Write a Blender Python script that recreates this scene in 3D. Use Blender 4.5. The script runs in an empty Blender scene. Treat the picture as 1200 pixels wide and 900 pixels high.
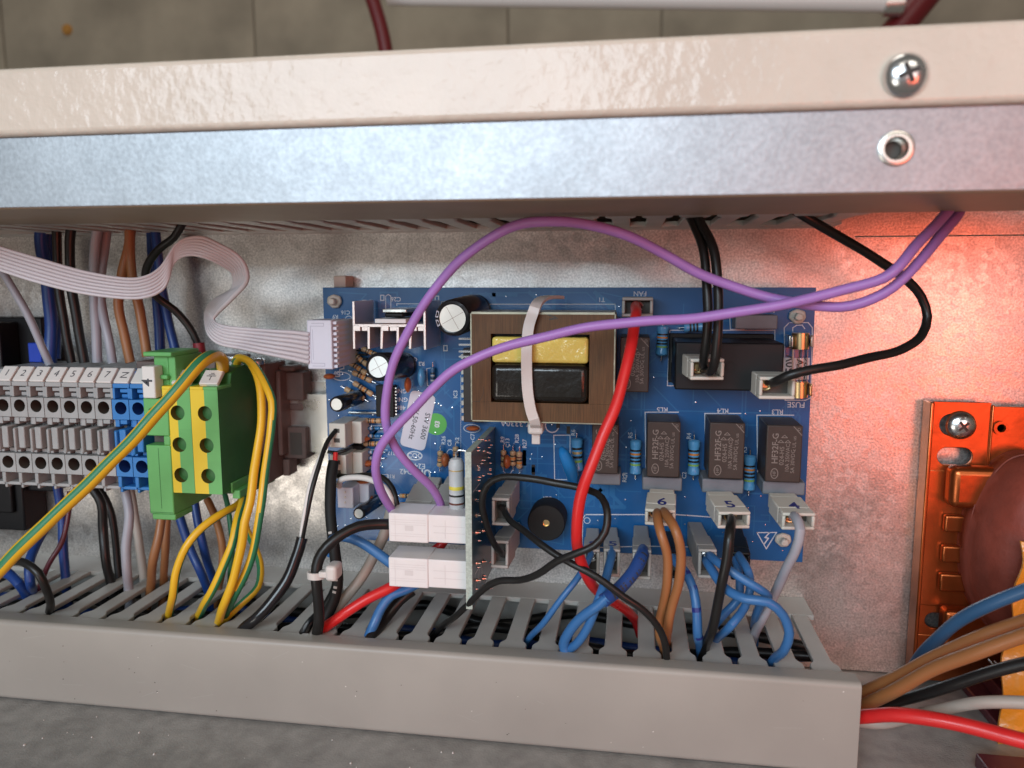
import bpy, bmesh, math, random
from mathutils import Vector, Matrix
random.seed(7)
S = bpy.context.scene
COL = S.collection
MM = 0.001
# ------------------------------------------------------------------ camera
D = 262.0; FPX = 901.0                       # camera stands 262 mm in front of the panel
def nz(v): v = Vector(v); v.normalize(); return v
CN = nz((140, 118, 901)); CX = Vector((5900, -113, -900)); CX = nz(CX - CN * CX.dot(CN))
CZ = CN.cross(CX); CZ = CZ if CZ[1] > 0 else -CZ
cam_d = bpy.data.cameras.new('camera'); cam = bpy.data.objects.new('camera', cam_d); COL.objects.link(cam)
cam_d.sensor_width = 36; cam_d.lens = 36 * FPX / 1200; cam_d.clip_start = 0.01; cam_d.clip_end = 20
R = Matrix(((CX[0], CX[1], -CX[2]), (CN[0], CN[1], -CN[2]), (CZ[0], CZ[1], -CZ[2])))
cam.matrix_world = Matrix.Translation((0, -D * MM, 0)) @ R.to_4x4()
cam_d.dof.use_dof = True; cam_d.dof.focus_distance = 0.232; cam_d.dof.aperture_fstop = 15
S.camera = cam
# ------------------------------------------------------------------ world, lamps, exposure
wd = bpy.data.worlds.new('World'); S.world = wd; wd.use_nodes = True
nt = wd.node_tree; bg = nt.nodes['Background']
bg.inputs[0].default_value = (0.84, 0.78, 0.70, 1); bg.inputs[1].default_value = 0.15
def area(name, loc, target, sx, sy, power, color):
    l = bpy.data.lights.new(name, 'AREA'); l.shape = 'RECTANGLE'; l.size = sx; l.size_y = sy
    l.energy = power; l.color = color
    o = bpy.data.objects.new(name, l); COL.objects.link(o); o.location = loc
    o.rotation_euler = (Vector(target) - Vector(loc)).to_track_quat('-Z', 'Y').to_euler(); return o
area('window_light', (-0.42, -1.45, 0.42), (0, 0, 0), 0.9, 0.55, 13.5, (0.75, 0.89, 1.0))
area('strip_fill_light', (0.62, -1.45, 0.26), (0, 0, 0), 0.75, 0.45, 1.7, (1.0, 0.93, 0.90))  # unseen lamp added to brighten the right end of the galvanised strip
area('ceiling_light', (0.35, -1.2, 0.95), (0, 0, -0.05), 1.2, 0.4, 3.5, (1.0, 0.91, 0.80))
area('low_fill_light', (-0.56, -1.0, -0.38), (0, 0, -0.05), 0.45, 0.34, 1.5, (1.0, 0.94, 0.86))
area('red_bounce_light', (0.38, -0.62, -0.06), (0.1, 0, -0.02), 0.28, 0.20, 0.85, (1.0, 0.14, 0.065))
area('workshop_wall_light', (-0.3, 0.3, 1.6), (0, 1.1, 0.3), 1.0, 0.5, 5, (1.0, 0.93, 0.84))
S.view_settings.view_transform = 'Standard'; S.view_settings.look = 'None'
S.view_settings.exposure = 0.22; S.view_settings.gamma = 1.0
S.cycles.max_bounces = 8

# ------------------------------------------------------------------ measuring: a sight line meets a plane h mm in front of the panel
def ray(px, py):
    d = Vector((px - 600, 450 - py, FPX)); return Vector((d.dot(CX), d.dot(CN), d.dot(CZ)))
def XZ(px, py, h):
    w = ray(px, py); t = (D - h) / w[1]; return (t * w[0], t * w[2])
def L(px, py, h):                             # local (x, z, h)
    x, z = XZ(px, py, h); return Vector((x, z, h))
def LZ(px, py, z):                            # where the sight line meets a level plane
    w = ray(px, py); t = z / w[2]; return Vector((t * w[0], z, D - t * w[1]))
BASE = Matrix(((1, 0, 0, 0), (0, 0, -1, 0), (0, 1, 0, 0), (0, 0, 0, 1)))   # (x,z,h) -> world mm

# ------------------------------------------------------------------ materials
MATS = {}
def pm(name, col, rough=0.5, metal=0.0, var=0.0, vs=300, bump=0.0, bs=2500, spec=0.5, rvar=0.0, col2=None, sub=0, trans=0, coat=0, detail=4, cut=None, stretch=None, bd=0.0002, crough=0.12):
    if name.startswith('w_'): rvar = 0.08; bump = 0.12; bs = 700
    m = bpy.data.materials.new(name); m.use_nodes = True; t = m.node_tree; N = t.nodes; Lk = t.links
    b = N['Principled BSDF']; b.inputs['Base Color'].default_value = (*col, 1)
    b.inputs['Roughness'].default_value = rough; b.inputs['Metallic'].default_value = metal
    b.inputs['Specular IOR Level'].default_value = spec
    if sub: b.inputs['Subsurface Weight'].default_value = sub; b.inputs['Subsurface Radius'].default_value = (1, .9, .8); b.inputs['Subsurface Scale'].default_value = 0.0012
    if trans: b.inputs['Transmission Weight'].default_value = trans
    if coat: b.inputs['Coat Weight'].default_value = coat; b.inputs['Coat Roughness'].default_value = crough
    tc = N.new('ShaderNodeTexCoord'); src = tc.outputs['Object']
    if stretch:
        mp = N.new('ShaderNodeMapping'); mp.inputs['Scale'].default_value = stretch; Lk.new(src, mp.inputs[0]); src = mp.outputs[0]
    if var or col2:
        n = N.new('ShaderNodeTexNoise'); n.inputs['Scale'].default_value = vs; n.inputs['Detail'].default_value = detail
        Lk.new(src, n.inputs['Vector'])
        r = N.new('ShaderNodeValToRGB'); a, c = cut or (0.3, 0.7)
        r.color_ramp.elements[0].position = a; r.color_ramp.elements[1].position = c
        c2 = col2 or tuple(min(1, x * (1 + var)) for x in col); c1 = col if col2 else tuple(x * (1 - var) for x in col)
        r.color_ramp.elements[0].color = (*c1, 1); r.color_ramp.elements[1].color = (*c2, 1)
        Lk.new(n.outputs['Fac'], r.inputs[0]); Lk.new(r.outputs[0], b.inputs['Base Color'])
    if rvar:
        n = N.new('ShaderNodeTexNoise'); n.inputs['Scale'].default_value = vs * 0.7; n.inputs['Detail'].default_value = 5
        Lk.new(src, n.inputs['Vector'])
        r = N.new('ShaderNodeMapRange'); r.inputs[3].default_value = max(0.03, rough - rvar); r.inputs[4].default_value = rough + rvar
        r.inputs[1].default_value = 0.3; r.inputs[2].default_value = 0.7
        Lk.new(n.outputs['Fac'], r.inputs[0]); Lk.new(r.outputs[0], b.inputs['Roughness'])
    if bump:
        n = N.new('ShaderNodeTexNoise'); n.inputs['Scale'].default_value = bs; n.inputs['Detail'].default_value = 4
        Lk.new(src, n.inputs['Vector'])
        bp = N.new('ShaderNodeBump'); bp.inputs['Strength'].default_value = bump; bp.inputs['Distance'].default_value = bd
        Lk.new(n.outputs['Fac'], bp.inputs['Height']); Lk.new(bp.outputs[0], b.inputs['Normal'])
        if coat: Lk.new(bp.outputs[0], b.inputs['Coat Normal'])
    MATS[name] = m; return m
def galv(name, tint, grain=1500, rough=0.42, fine_lo=0.66, vr=0.05):
    m = bpy.data.materials.new(name); m.use_nodes = True; t = m.node_tree; N = t.nodes; Lk = t.links
    b = N['Principled BSDF']; b.inputs['Metallic'].default_value = 0.92
    tc = N.new('ShaderNodeTexCoord')
    fine = N.new('ShaderNodeTexNoise'); fine.inputs['Scale'].default_value = grain; fine.inputs['Detail'].default_value = 6
    big = N.new('ShaderNodeTexNoise'); big.inputs['Scale'].default_value = 45; big.inputs['Detail'].default_value = 5; big.inputs['Roughness'].default_value = 0.65
    vor = N.new('ShaderNodeTexVoronoi'); vor.inputs['Scale'].default_value = 420
    for n in (fine, big, vor): Lk.new(tc.outputs['Object'], n.inputs['Vector'])
    r1 = N.new('ShaderNodeMapRange'); r1.inputs[1].default_value = 0.35; r1.inputs[2].default_value = 0.68; r1.inputs[3].default_value = fine_lo; r1.inputs[4].default_value = 1.1
    r2 = N.new('ShaderNodeMapRange'); r2.inputs[1].default_value = 0.3; r2.inputs[2].default_value = 0.7; r2.inputs[3].default_value = 0.84; r2.inputs[4].default_value = 1.06
    Lk.new(fine.outputs['Fac'], r1.inputs[0]); Lk.new(big.outputs['Fac'], r2.inputs[0])
    mu = N.new('ShaderNodeMath'); mu.operation = 'MULTIPLY'; Lk.new(r1.outputs[0], mu.inputs[0]); Lk.new(r2.outputs[0], mu.inputs[1])
    sc = N.new('ShaderNodeVectorMath'); sc.operation = 'SCALE'; sc.inputs[0].default_value = tint; Lk.new(mu.outputs[0], sc.inputs['Scale'])
    Lk.new(sc.outputs[0], b.inputs['Base Color'])
    r3 = N.new('ShaderNodeMapRange'); r3.inputs[3].default_value = rough - vr; r3.inputs[4].default_value = rough + vr
    sp = N.new('ShaderNodeSeparateColor'); Lk.new(vor.outputs['Color'], sp.inputs[0]); Lk.new(sp.outputs[0], r3.inputs[0]); Lk.new(r3.outputs[0], b.inputs['Roughness'])
    bp = N.new('ShaderNodeBump'); bp.inputs['Strength'].default_value = 0.32; bp.inputs['Distance'].default_value = 0.00014
    Lk.new(fine.outputs['Fac'], bp.inputs['Height']); Lk.new(bp.outputs[0], b.inputs['Normal'])
    MATS[name] = m; return m
galv('galvanised', (0.86, 0.82, 0.78), 1500, 0.33); galv('galvanised_strip', (0.40, 0.42, 0.445), 1000, 0.48, 0.90, 0.015)
pm('cream_paint', (0.64, 0.565, 0.475), 0.38, bump=1.0, bs=300, var=0.04, vs=60, coat=0.42, bd=0.00035, crough=0.05, spec=0.3)
pm('beige_with_reflection', (0.30, 0.225, 0.15), 0.5, bump=0.1, bs=900, var=0.05, vs=90)  # brown reflections on the cover's underside put into the colour, darker and warmer
pm('floor_steel', (0.36, 0.345, 0.325), 0.5, 0.25, var=0.18, vs=200, bump=0.6, bs=1500, bd=0.0003, detail=10)
pm('duct_grey', (0.47, 0.45, 0.415), 0.45, var=0.08, vs=60, bump=0.05, bs=1500)
pm('duct_lid_grey', (0.345, 0.318, 0.28), 0.42, var=0.10, vs=22, bump=0.10, bs=500, rvar=0.10, detail=8)
pm('duct_dirt', (0.03, 0.028, 0.025), 0.8)
pm('concrete', (0.27, 0.225, 0.165), 0.9, var=0.30, vs=8, bump=0.4, bs=120, detail=6)
pm('mortar', (0.25, 0.205, 0.15), 0.95)
pm('rust', (0.35, 0.16, 0.03), 0.9)
pm('pipe_white', (0.75, 0.70, 0.66), 0.35); pm('pipe_red', (0.13, 0.006, 0.008), 0.4)
pm('chrome', (0.78, 0.79, 0.80), 0.24, 1.0, rvar=0.08); pm('tin', (0.72, 0.70, 0.66), 0.3, 1.0, rvar=0.08)
pm('brass', (0.78, 0.58, 0.30), 0.28, 1.0); pm('solder', (0.72, 0.72, 0.74), 0.22, 1.0)
pm('silver_cap', (0.66, 0.64, 0.60), 0.40, 0.85, bump=0.1, bs=2500)
pm('copper_joint', (0.80, 0.66, 0.58), 0.25, 1.0)
pm('board_blue', (0.006, 0.105, 0.31), 0.30, var=0.18, vs=40, coat=0.5, bump=0.05, bs=900)
pm('trace_blue', (0.018, 0.15, 0.37), 0.30, coat=0.5)
pm('silkscreen', (0.62, 0.66, 0.72), 0.5)
pm('board_edge', (0.42, 0.48, 0.42), 0.6, var=0.2, vs=1500)
pm('board_teal', (0.008, 0.07, 0.13), 0.28, var=0.25, vs=120, coat=0.5)
pm('relay_brown', (0.050, 0.036, 0.030), 0.45, bump=0.08, bs=2500, var=0.08, vs=200, spec=0.35)
pm('relay_print', (0.20, 0.165, 0.145), 0.6)
pm('black_plastic', (0.008, 0.008, 0.009), 0.42, spec=0.3); pm('black_matt', (0.012, 0.0115, 0.011), 0.62, bump=0.08, bs=2000, spec=0.3)
pm('black_sleeve', (0.014, 0.014, 0.016), 0.20)
pm('cap_grey', (0.17, 0.18, 0.20), 0.6, bump=0.15, bs=2600, var=0.08, vs=300)
pm('plug_white', (0.62, 0.58, 0.51), 0.45, var=0.03, vs=150, sub=0.12)
pm('plug_grey', (0.42, 0.40, 0.37), 0.48)
pm('nylon_white', (0.80, 0.75, 0.73), 0.36, sub=0.25, var=0.02, vs=250)
pm('nylon_seam', (0.70, 0.64, 0.62), 0.5)
pm('tie_white', (0.66, 0.60, 0.56), 0.38, sub=0.3)
pm('header_white', (0.68, 0.68, 0.76), 0.42, sub=0.1); pm('header_seam', (0.45, 0.45, 0.53), 0.5)
pm('ribbon', (0.62, 0.58, 0.60), 0.45, sub=0.1)
pm('heatsink', (0.78, 0.66, 0.62), 0.30, 0.75, bump=0.08, bs=1500)
pm('heatsink_dark', (0.10, 0.11, 0.13), 0.35, 0.8)
pm('laminate', (0.105, 0.048, 0.016), 0.5, 0.0, var=0.30, vs=500, stretch=(5, 1, 0.25), bump=0.08, bs=1200, spec=0.3)
pm('laminate_edge', (0.34, 0.32, 0.24), 0.4, 0.8, var=0.3, vs=500, stretch=(0.3, 8, 1))
pm('yellow_tape', (0.75, 0.60, 0.14), 0.22, coat=0.5, var=0.08, vs=120, bump=1.0, bs=140, bd=0.0012)
pm('black_tape', (0.012, 0.010, 0.008), 0.22, coat=0.3, bump=1.0, bs=120, bd=0.0005)
pm('resistor_blue', (0.10, 0.33, 0.60), 0.25, coat=0.3); pm('varistor_blue', (0.02, 0.20, 0.52), 0.12, coat=0.6)
pm('resistor_tan', (0.50, 0.33, 0.18), 0.4); pm('resistor_white', (0.55, 0.54, 0.54), 0.45, var=0.04, vs=300)
pm('ceramic_orange', (0.42, 0.11, 0.035), 0.35, var=0.15, vs=300)
pm('band_black', (0.02, 0.018, 0.016), 0.4); pm('band_brown', (0.15, 0.045, 0.03), 0.4); pm('band_gold', (0.70, 0.48, 0.20), 0.3, 0.4)
pm('band_yellow', (0.75, 0.60, 0.08), 0.4); pm('band_green', (0.25, 0.45, 0.10), 0.4); pm('band_orange', (0.65, 0.22, 0.03), 0.4)
pm('sticker_lilac', (0.66, 0.63, 0.70), 0.5); pm('sticker_green', (0.10, 0.45, 0.08), 0.5); pm('sticker_white', (0.70, 0.70, 0.72), 0.5)
pm('ink', (0.05, 0.05, 0.06), 0.6); pm('pen_blue', (0.02, 0.03, 0.20), 0.5)
pm('glass', (1, 1, 1), 0.03, trans=1.0)
pm('terminal_grey', (0.345, 0.34, 0.335), 0.45, var=0.10, vs=200); pm('terminal_blue', (0.03, 0.19, 0.50), 0.40)
pm('terminal_dark', (0.075, 0.065, 0.055), 0.6)  # shade inside holes and recesses put into the colour; also used for lid specks
pm('terminal_green', (0.13, 0.42, 0.12), 0.42, var=0.05, vs=150); pm('terminal_dark_green', (0.035, 0.16, 0.035), 0.45, var=0.12, vs=90)
pm('terminal_yellow', (0.78, 0.56, 0.02), 0.42); pm('tag_white', (0.74, 0.70, 0.66), 0.45)
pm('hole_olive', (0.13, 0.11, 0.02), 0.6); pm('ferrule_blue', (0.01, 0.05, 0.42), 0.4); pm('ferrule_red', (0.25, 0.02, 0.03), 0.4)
pm('rail_brown', (0.15, 0.105, 0.092), 0.55, var=0.12, vs=200)
pm('orange_lit_metal', (0.50, 0.125, 0.035), 0.30, 0.9, var=0.3, vs=60, bump=0.2, bs=500, coat=0.1)  # chromated steel with reflected orange light put into the base colour
pm('coil_tape', (0.22, 0.045, 0.028), 0.55, var=0.25, vs=90, bump=0.8, bs=200, bd=0.0006, spec=0.3)
pm('orange_film', (0.70, 0.27, 0.02), 0.35, var=0.2, vs=60, bump=1.0, bs=90, bd=0.002, coat=0.3)
pm('w_purple', (0.40, 0.20, 0.55), 0.42, sub=0.05, var=0.06, vs=120); pm('w_red', (0.66, 0.022, 0.022), 0.34, var=0.05, vs=120)
pm('w_black', (0.013, 0.0125, 0.012), 0.36, spec=0.4); pm('w_blue', (0.04, 0.155, 0.38), 0.36); pm('w_darkblue', (0.012, 0.05, 0.22), 0.4)
pm('w_brown', (0.33, 0.14, 0.055), 0.40); pm('w_tan', (0.33, 0.130, 0.045), 0.40); pm('w_grey', (0.36, 0.36, 0.40), 0.42); pm('w_beige', (0.42, 0.37, 0.32), 0.45)
pm('w_white', (0.72, 0.68, 0.65), 0.4); pm('w_yellow', (0.78, 0.45, 0.02), 0.38); pm('w_green', (0.03, 0.20, 0.09), 0.40)
pm('w_maroon', (0.10, 0.02, 0.03), 0.4); pm('w_sleeveblue', (0.025, 0.075, 0.27), 0.36); pm('w_steelblue', (0.04, 0.11, 0.22), 0.36)

# ------------------------------------------------------------------ mesh builder, local axes (x, z, h)
class MB:
    def __init__(s): s.v = []; s.f = []; s.mi = []; s.mats = []; s.M = BASE.copy(); s.cur = 0; s.flat = []
    def mat(s, name):
        if name not in s.mats: s.mats.append(name)
        s.cur = s.mats.index(name); return s
    def add(s, vs, fs):
        o = len(s.v); s.v += [s.M @ Vector(p) for p in vs]
        for f in fs: s.f.append([o + i for i in f]); s.mi.append(s.cur)
    def box(s, x0, x1, z0, z1, h0, h1):
        s.prism([(x0, z0), (x1, z0), (x1, z1), (x0, z1)], h0, h1)
        return s
    def prism(s, poly, h0, h1):
        n = len(poly); vs = [(a, b, h0) for a, b in poly] + [(a, b, h1) for a, b in poly]
        fs = [list(range(n))[::-1], list(range(n, 2 * n))] + [[i, (i + 1) % n, n + (i + 1) % n, n + i] for i in range(n)]
        s.add(vs, fs); return s
    def lathe(s, prof, n=20, cx=0, cz=0, mats=None, caps=True):        # prof: (r, h) ; axis along local h
        vs = []
        for r, h in prof:
            for k in range(n): a = 2 * math.pi * k / n; vs.append((cx + r * math.cos(a), cz + r * math.sin(a), h))
        m = len(prof); o = len(s.v); s.v += [s.M @ Vector(p) for p in vs]
        for j in range(m - 1):
            if mats: s.mat(mats[j])
            for k in range(n):
                k2 = (k + 1) % n; s.f.append([o + j * n + k, o + j * n + k2, o + (j + 1) * n + k2, o + (j + 1) * n + k]); s.mi.append(s.cur)
        for j, rev in ((0, True), (m - 1, False)):
            if caps and prof[j][0] > 1e-6:
                if mats: s.mat(mats[0] if j == 0 else mats[-1])
                c = [o + j * n + k for k in range(n)]; s.f.append(c[::-1] if rev else c); s.mi.append(s.cur)
        return s
    def cyl(s, cx, cz, r, h0, h1, n=18): return s.lathe([(r, h0), (r, h1)], n, cx, cz)
    def holeplate(s, x0, x1, z0, z1, cx, cz, r, h0, h1, n=20, inner=None):
        """a plate face with a round hole and the bore behind it"""
        ring = [(cx + r * math.cos(2 * math.pi * k / n), cz + r * math.sin(2 * math.pi * k / n)) for k in range(n)]
        def edge(px, pz):
            dx, dz = px - cx, pz - cz; t = 1e9
            if dx > 1e-9: t = min(t, (x1 - cx) / dx)
            if dx < -1e-9: t = min(t, (x0 - cx) / dx)
            if dz > 1e-9: t = min(t, (z1 - cz) / dz)
            if dz < -1e-9: t = min(t, (z0 - cz) / dz)
            return (cx + dx * t, cz + dz * t)
        cs = sorted([math.atan2(b - cz, a - cx) % (2 * math.pi) for a, b in ((x0, z0), (x1, z0), (x1, z1), (x0, z1))])
        ang = sorted(set([round(2 * math.pi * k / n, 6) for k in range(n)] + [round(c, 6) for c in cs]))
        m = len(ang); inn = [(cx + r * math.cos(a), cz + r * math.sin(a)) for a in ang]; out = [edge(*p) for p in inn]
        vs = [(a, b, h1) for a, b in inn] + [(a, b, h1) for a, b in out] + [(a, b, h0) for a, b in out] + [(a, b, h0) for a, b in inn]
        fs = []
        for k in range(m):
            j = (k + 1) % m
            fs += [[k, m + k, m + j, j], [m + k, 2 * m + k, 2 * m + j, m + j]]
        c0 = s.cur; s.add(vs, fs)
        if inner: s.mat(inner)
        s.add([(a, b, h1) for a, b in inn] + [(a, b, h0 + .2) for a, b in inn], [[k, (k + 1) % m, m + (k + 1) % m, m + k] for k in range(m)] + [list(range(m, 2 * m))])
        s.cur = c0; return s
    def tube(s, pts, r, n=12, caps=True, stripe=None, squash=None):
        """pts in local coordinates; stripe=(material, centre angle, half width)"""
        P = [s.M @ Vector(p) for p in pts]; m = len(P)
        T = [nz(P[min(i + 1, m - 1)] - P[max(i - 1, 0)]) for i in range(m)]
        u = T[0].cross(Vector((0, 0, 1))); u = nz(u) if u.length > 1e-3 else Vector((1, 0, 0)); o = len(s.v); base = s.cur
        rs = r if isinstance(r, (list, tuple)) else [r] * m
        for i in range(m):
            u = nz(u - T[i] * u.dot(T[i])); w = T[i].cross(u)
            for k in range(n):
                a = 2 * math.pi * k / n; s.v.append(P[i] + (u * math.cos(a) + w * math.sin(a)) * rs[i])
        if stripe: s.mat(stripe[0]); sm = s.cur
        for i in range(m - 1):
            for k in range(n):
                k2 = (k + 1) % n; s.f.append([o + i * n + k, o + i * n + k2, o + (i + 1) * n + k2, o + (i + 1) * n + k])
                c = base
                if stripe:
                    tw = stripe[1] + (stripe[3] if len(stripe) > 3 else 0) * i / m
                    a = (2 * math.pi * (k + .5) / n - tw + math.pi) % (2 * math.pi) - math.pi
                    if abs(a) < stripe[2]: c = sm
                s.mi.append(c)
        if caps:
            s.f.append([o + k for k in range(n)][::-1]); s.mi.append(base); s.f.append([o + (m - 1) * n + k for k in range(n)]); s.mi.append(base)
        s.cur = base; return s
    def text(s, body, size, x, z, h, u=(1, 0), v=None, ext=0.0, bold=0.0, wx=1.0):
        """lettering in the plane of height h; u = reading direction in (x,z)"""
        u = Vector(u).normalized(); v = Vector(v).normalized() if v else Vector((-u[1], u[0]))
        c = bpy.data.curves.new('t', 'FONT'); c.body = body; c.size = size; c.align_x = 'CENTER'; c.align_y = 'CENTER'
        c.resolution_u = 2; c.offset = bold; c.extrude = ext
        o = bpy.data.objects.new('t', c); me = bpy.data.meshes.new_from_object(o)
        vs = [(x + u[0] * p.co.x * wx + v[0] * p.co.y, z + u[1] * p.co.x * wx + v[1] * p.co.y, h + p.co.z) for p in me.vertices]
        s.add(vs, [list(p.vertices) for p in me.polygons])
        bpy.data.objects.remove(o); bpy.data.curves.remove(c); bpy.data.meshes.remove(me); return s
    def line(s, pts, w, h, closed=False):
        """flat printed line of width w through (x,z) points"""
        n = len(pts)
        for i in range(n if closed else n - 1):
            a = Vector(pts[i]); b = Vector(pts[(i + 1) % n]); d = b - a
            if d.length < 1e-6: continue
            d.normalize(); p = Vector((-d[1], d[0])) * w / 2; a = a - d * w / 2; b = b + d * w / 2; hh = h + 0.002 * (i % 2)
            s.add([(a[0] - p[0], a[1] - p[1], hh), (b[0] - p[0], b[1] - p[1], hh), (b[0] + p[0], b[1] + p[1], hh), (a[0] + p[0], a[1] + p[1], hh)], [[0, 1, 2, 3]])
        return s
    def disc(s, x, z, rx, rz, h, n=24):
        s.add([(x + rx * math.cos(2 * math.pi * k / n), z + rz * math.sin(2 * math.pi * k / n), h) for k in range(n)], [list(range(n))]); return s
    def oval(s, x, z, rx, rz, w, h, n=22):
        return s.line([(x + rx * math.cos(2 * math.pi * k / n), z + rz * math.sin(2 * math.pi * k / n)) for k in range(n)], w, h, True)
    def frame(s, o, d, up=(0, 1, 0)):
        """re-aim the builder: local h axis along d (given in x,z,h), origin at o"""
        d = nz(d); v = Vector(up); v = v - d * v.dot(d); v = nz(v); u = v.cross(d)
        F = Matrix(((u[0], v[0], d[0], o[0]), (u[1], v[1], d[1], o[1]), (u[2], v[2], d[2], o[2]), (0, 0, 0, 1)))
        s.M = BASE @ F; return s
    def home(s): s.M = BASE.copy(); return s
    def build(s, name, mat=None, parent=None, bevel=0, seg=2, origin=None, recalc=True, ang=38):
        if not s.mats: s.mat(mat)
        xs = [p[0] for p in s.v]; ys = [p[1] for p in s.v]; zs = [p[2] for p in s.v]
        c = Vector(origin) if origin is not None else Vector(((min(xs) + max(xs)) / 2, (min(ys) + max(ys)) / 2, min(zs)))
        me = bpy.data.meshes.new(name); me.from_pydata([(p - c) * MM for p in s.v], [], s.f)
        for m in s.mats: me.materials.append(MATS[m])
        me.polygons.foreach_set('material_index', s.mi)
        if recalc:
            b = bmesh.new(); b.from_mesh(me); bmesh.ops.recalc_face_normals(b, faces=b.faces); b.to_mesh(me); b.free()
        me.polygons.foreach_set('use_smooth', [True] * len(me.polygons)); me.set_sharp_from_angle(angle=math.radians(ang)); me.update()
        o = bpy.data.objects.new(name, me); COL.objects.link(o); o.location = c * MM
        if parent is not None: o.parent = parent; o.location = o.location - wloc(parent)
        if bevel:
            bv = o.modifiers.new('bevel', 'BEVEL'); bv.width = bevel * MM; bv.segments = seg; bv.limit_method = 'ANGLE'; bv.angle_limit = math.radians(40)
            bv.use_clamp_overlap = True; bv.harden_normals = False
        return o
def wloc(o):
    l = o.location.copy()
    while o.parent: o = o.parent; l += o.location
    return l
def tag(o, label=None, cat=None, group=None, kind=None):
    if label: o['label'] = label
    if cat: o['category'] = cat
    if group: o['group'] = group
    if kind: o['kind'] = kind
    return o
def empty(name, p, label, cat, group=None):
    """p in local (x,z,h) mm"""
    o = bpy.data.objects.new(name, None); COL.objects.link(o); o.location = (BASE @ Vector(p)) * MM; o.empty_display_size = 0.01
    return tag(o, label, cat, group)
def box(name, mat, b, parent=None, bevel=0.3, **k): return MB().mat(mat).box(*b).build(name, parent=parent, bevel=bevel, **k)
def spline(P, step=2.0):
    P = [Vector(p) for p in P]
    if len(P) == 2: return P
    P = [P[0] * 2 - P[1]] + P + [P[-1] * 2 - P[-2]]; out = []
    for i in range(1, len(P) - 2):
        p0, p1, p2, p3 = P[i - 1:i + 3]; n = max(2, int((p2 - p1).length / step))
        t0 = 0; t1 = t0 + max(1e-3, (p1 - p0).length) ** .5; t2 = t1 + max(1e-3, (p2 - p1).length) ** .5; t3 = t2 + max(1e-3, (p3 - p2).length) ** .5
        for k in range(n):
            t = t1 + (t2 - t1) * k / n
            A1 = p0 * ((t1 - t) / (t1 - t0)) + p1 * ((t - t0) / (t1 - t0)); A2 = p1 * ((t2 - t) / (t2 - t1)) + p2 * ((t - t1) / (t2 - t1)); A3 = p2 * ((t3 - t) / (t3 - t2)) + p3 * ((t - t2) / (t3 - t2))
            B1 = A1 * ((t2 - t) / (t2 - t0)) + A2 * ((t - t0) / (t2 - t0)); B2 = A2 * ((t3 - t) / (t3 - t1)) + A3 * ((t - t1) / (t3 - t1))
            out.append(B1 * ((t2 - t) / (t2 - t1)) + B2 * ((t - t1) / (t2 - t1)))
    out.append(P[-2]); return out
DZ = -106.0                                   # level of the duct's slotted upper wall
def route(pts):
    """(px, py, h): h number, None = interpolated, 'd' = where it meets the duct wall, then runs on inside"""
    P = []; hs = []
    for p in pts:
        if len(p) == 2: hs.append(None)
        elif p[2] == 'd': hs.append(LZ(p[0], p[1], DZ)[2])
        else: hs.append(p[2])
    idx = [i for i, h in enumerate(hs) if h is not None]
    for i in range(len(hs)):
        if hs[i] is None:
            a = max(j for j in idx if j < i); b = min(j for j in idx if j > i); t = (i - a) / (b - a); hs[i] = hs[a] * (1 - t) + hs[b] * t
    P = [L(p[0], p[1], h) for p, h in zip(pts, hs)]
    if len(pts[-1]) > 2 and pts[-1][2] == 'd':
        d = nz(P[-1] - P[-2]); P.append(P[-1] + d * 5 + Vector((0, -1, 0))); P.append(P[-1] + Vector((d[0] * 6, -5, d[2] * 2)))
        for q in P[-2:]: q[2] = min(q[2], 55.5); q[1] = max(q[1], -122)
    return P
def wire_mesh(name, pts, r, mat, parent=None, stripe=None, n=14, rings=None):
    P = spline(route(pts)); g = random.Random(len(name) + int(abs(pts[0][0]) * 7)); ph = [g.uniform(0, 6.28) for _ in range(6)]
    P = [p + Vector((math.sin(i * .31 + ph[0]) + math.sin(i * .83 + ph[1]), math.sin(i * .27 + ph[2]) + math.sin(i * .71 + ph[3]), math.sin(i * .37 + ph[4]))) * .07 for i, p in enumerate(P)]
    mb = MB().mat(mat).tube(P, [r * (1 + .02 * math.sin(i * .6 + ph[5])) for i in range(len(P))], n, stripe=stripe)
    if rings:
        for (px, py, h, w, m2) in rings: pass
    return mb.build(name, parent=parent)
def wire(label, pts, r, mat, group=None, **k):
    return tag(wire_mesh('wire', pts, r, mat, **k), label, 'wire', group)
# ================================================================== SETTING
def structure(o): o['kind'] = 'structure'; return o
structure(box('back_panel', 'galvanised', (-330, 165, -131, 40, -1.5, 0), bevel=0.3))
structure(box('cabinet_floor', 'floor_steel', (-330, 165, -133.2, -131.2, -1.5, 128), bevel=0.4))
cb = MB().mat('beige_with_reflection').box(-330, 165, 40, 46, -1.5, 98).box(165.2, 167, -133, 46, -1.5, 98).box(-332, -330.2, -133, 46, -1.5, 98)
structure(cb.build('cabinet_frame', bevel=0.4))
structure(MB().mat('galvanised').tube([(70, 14.6, .1), (165, 14.6, .1)], .25, 6).build('back_panel_seam'))
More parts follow.
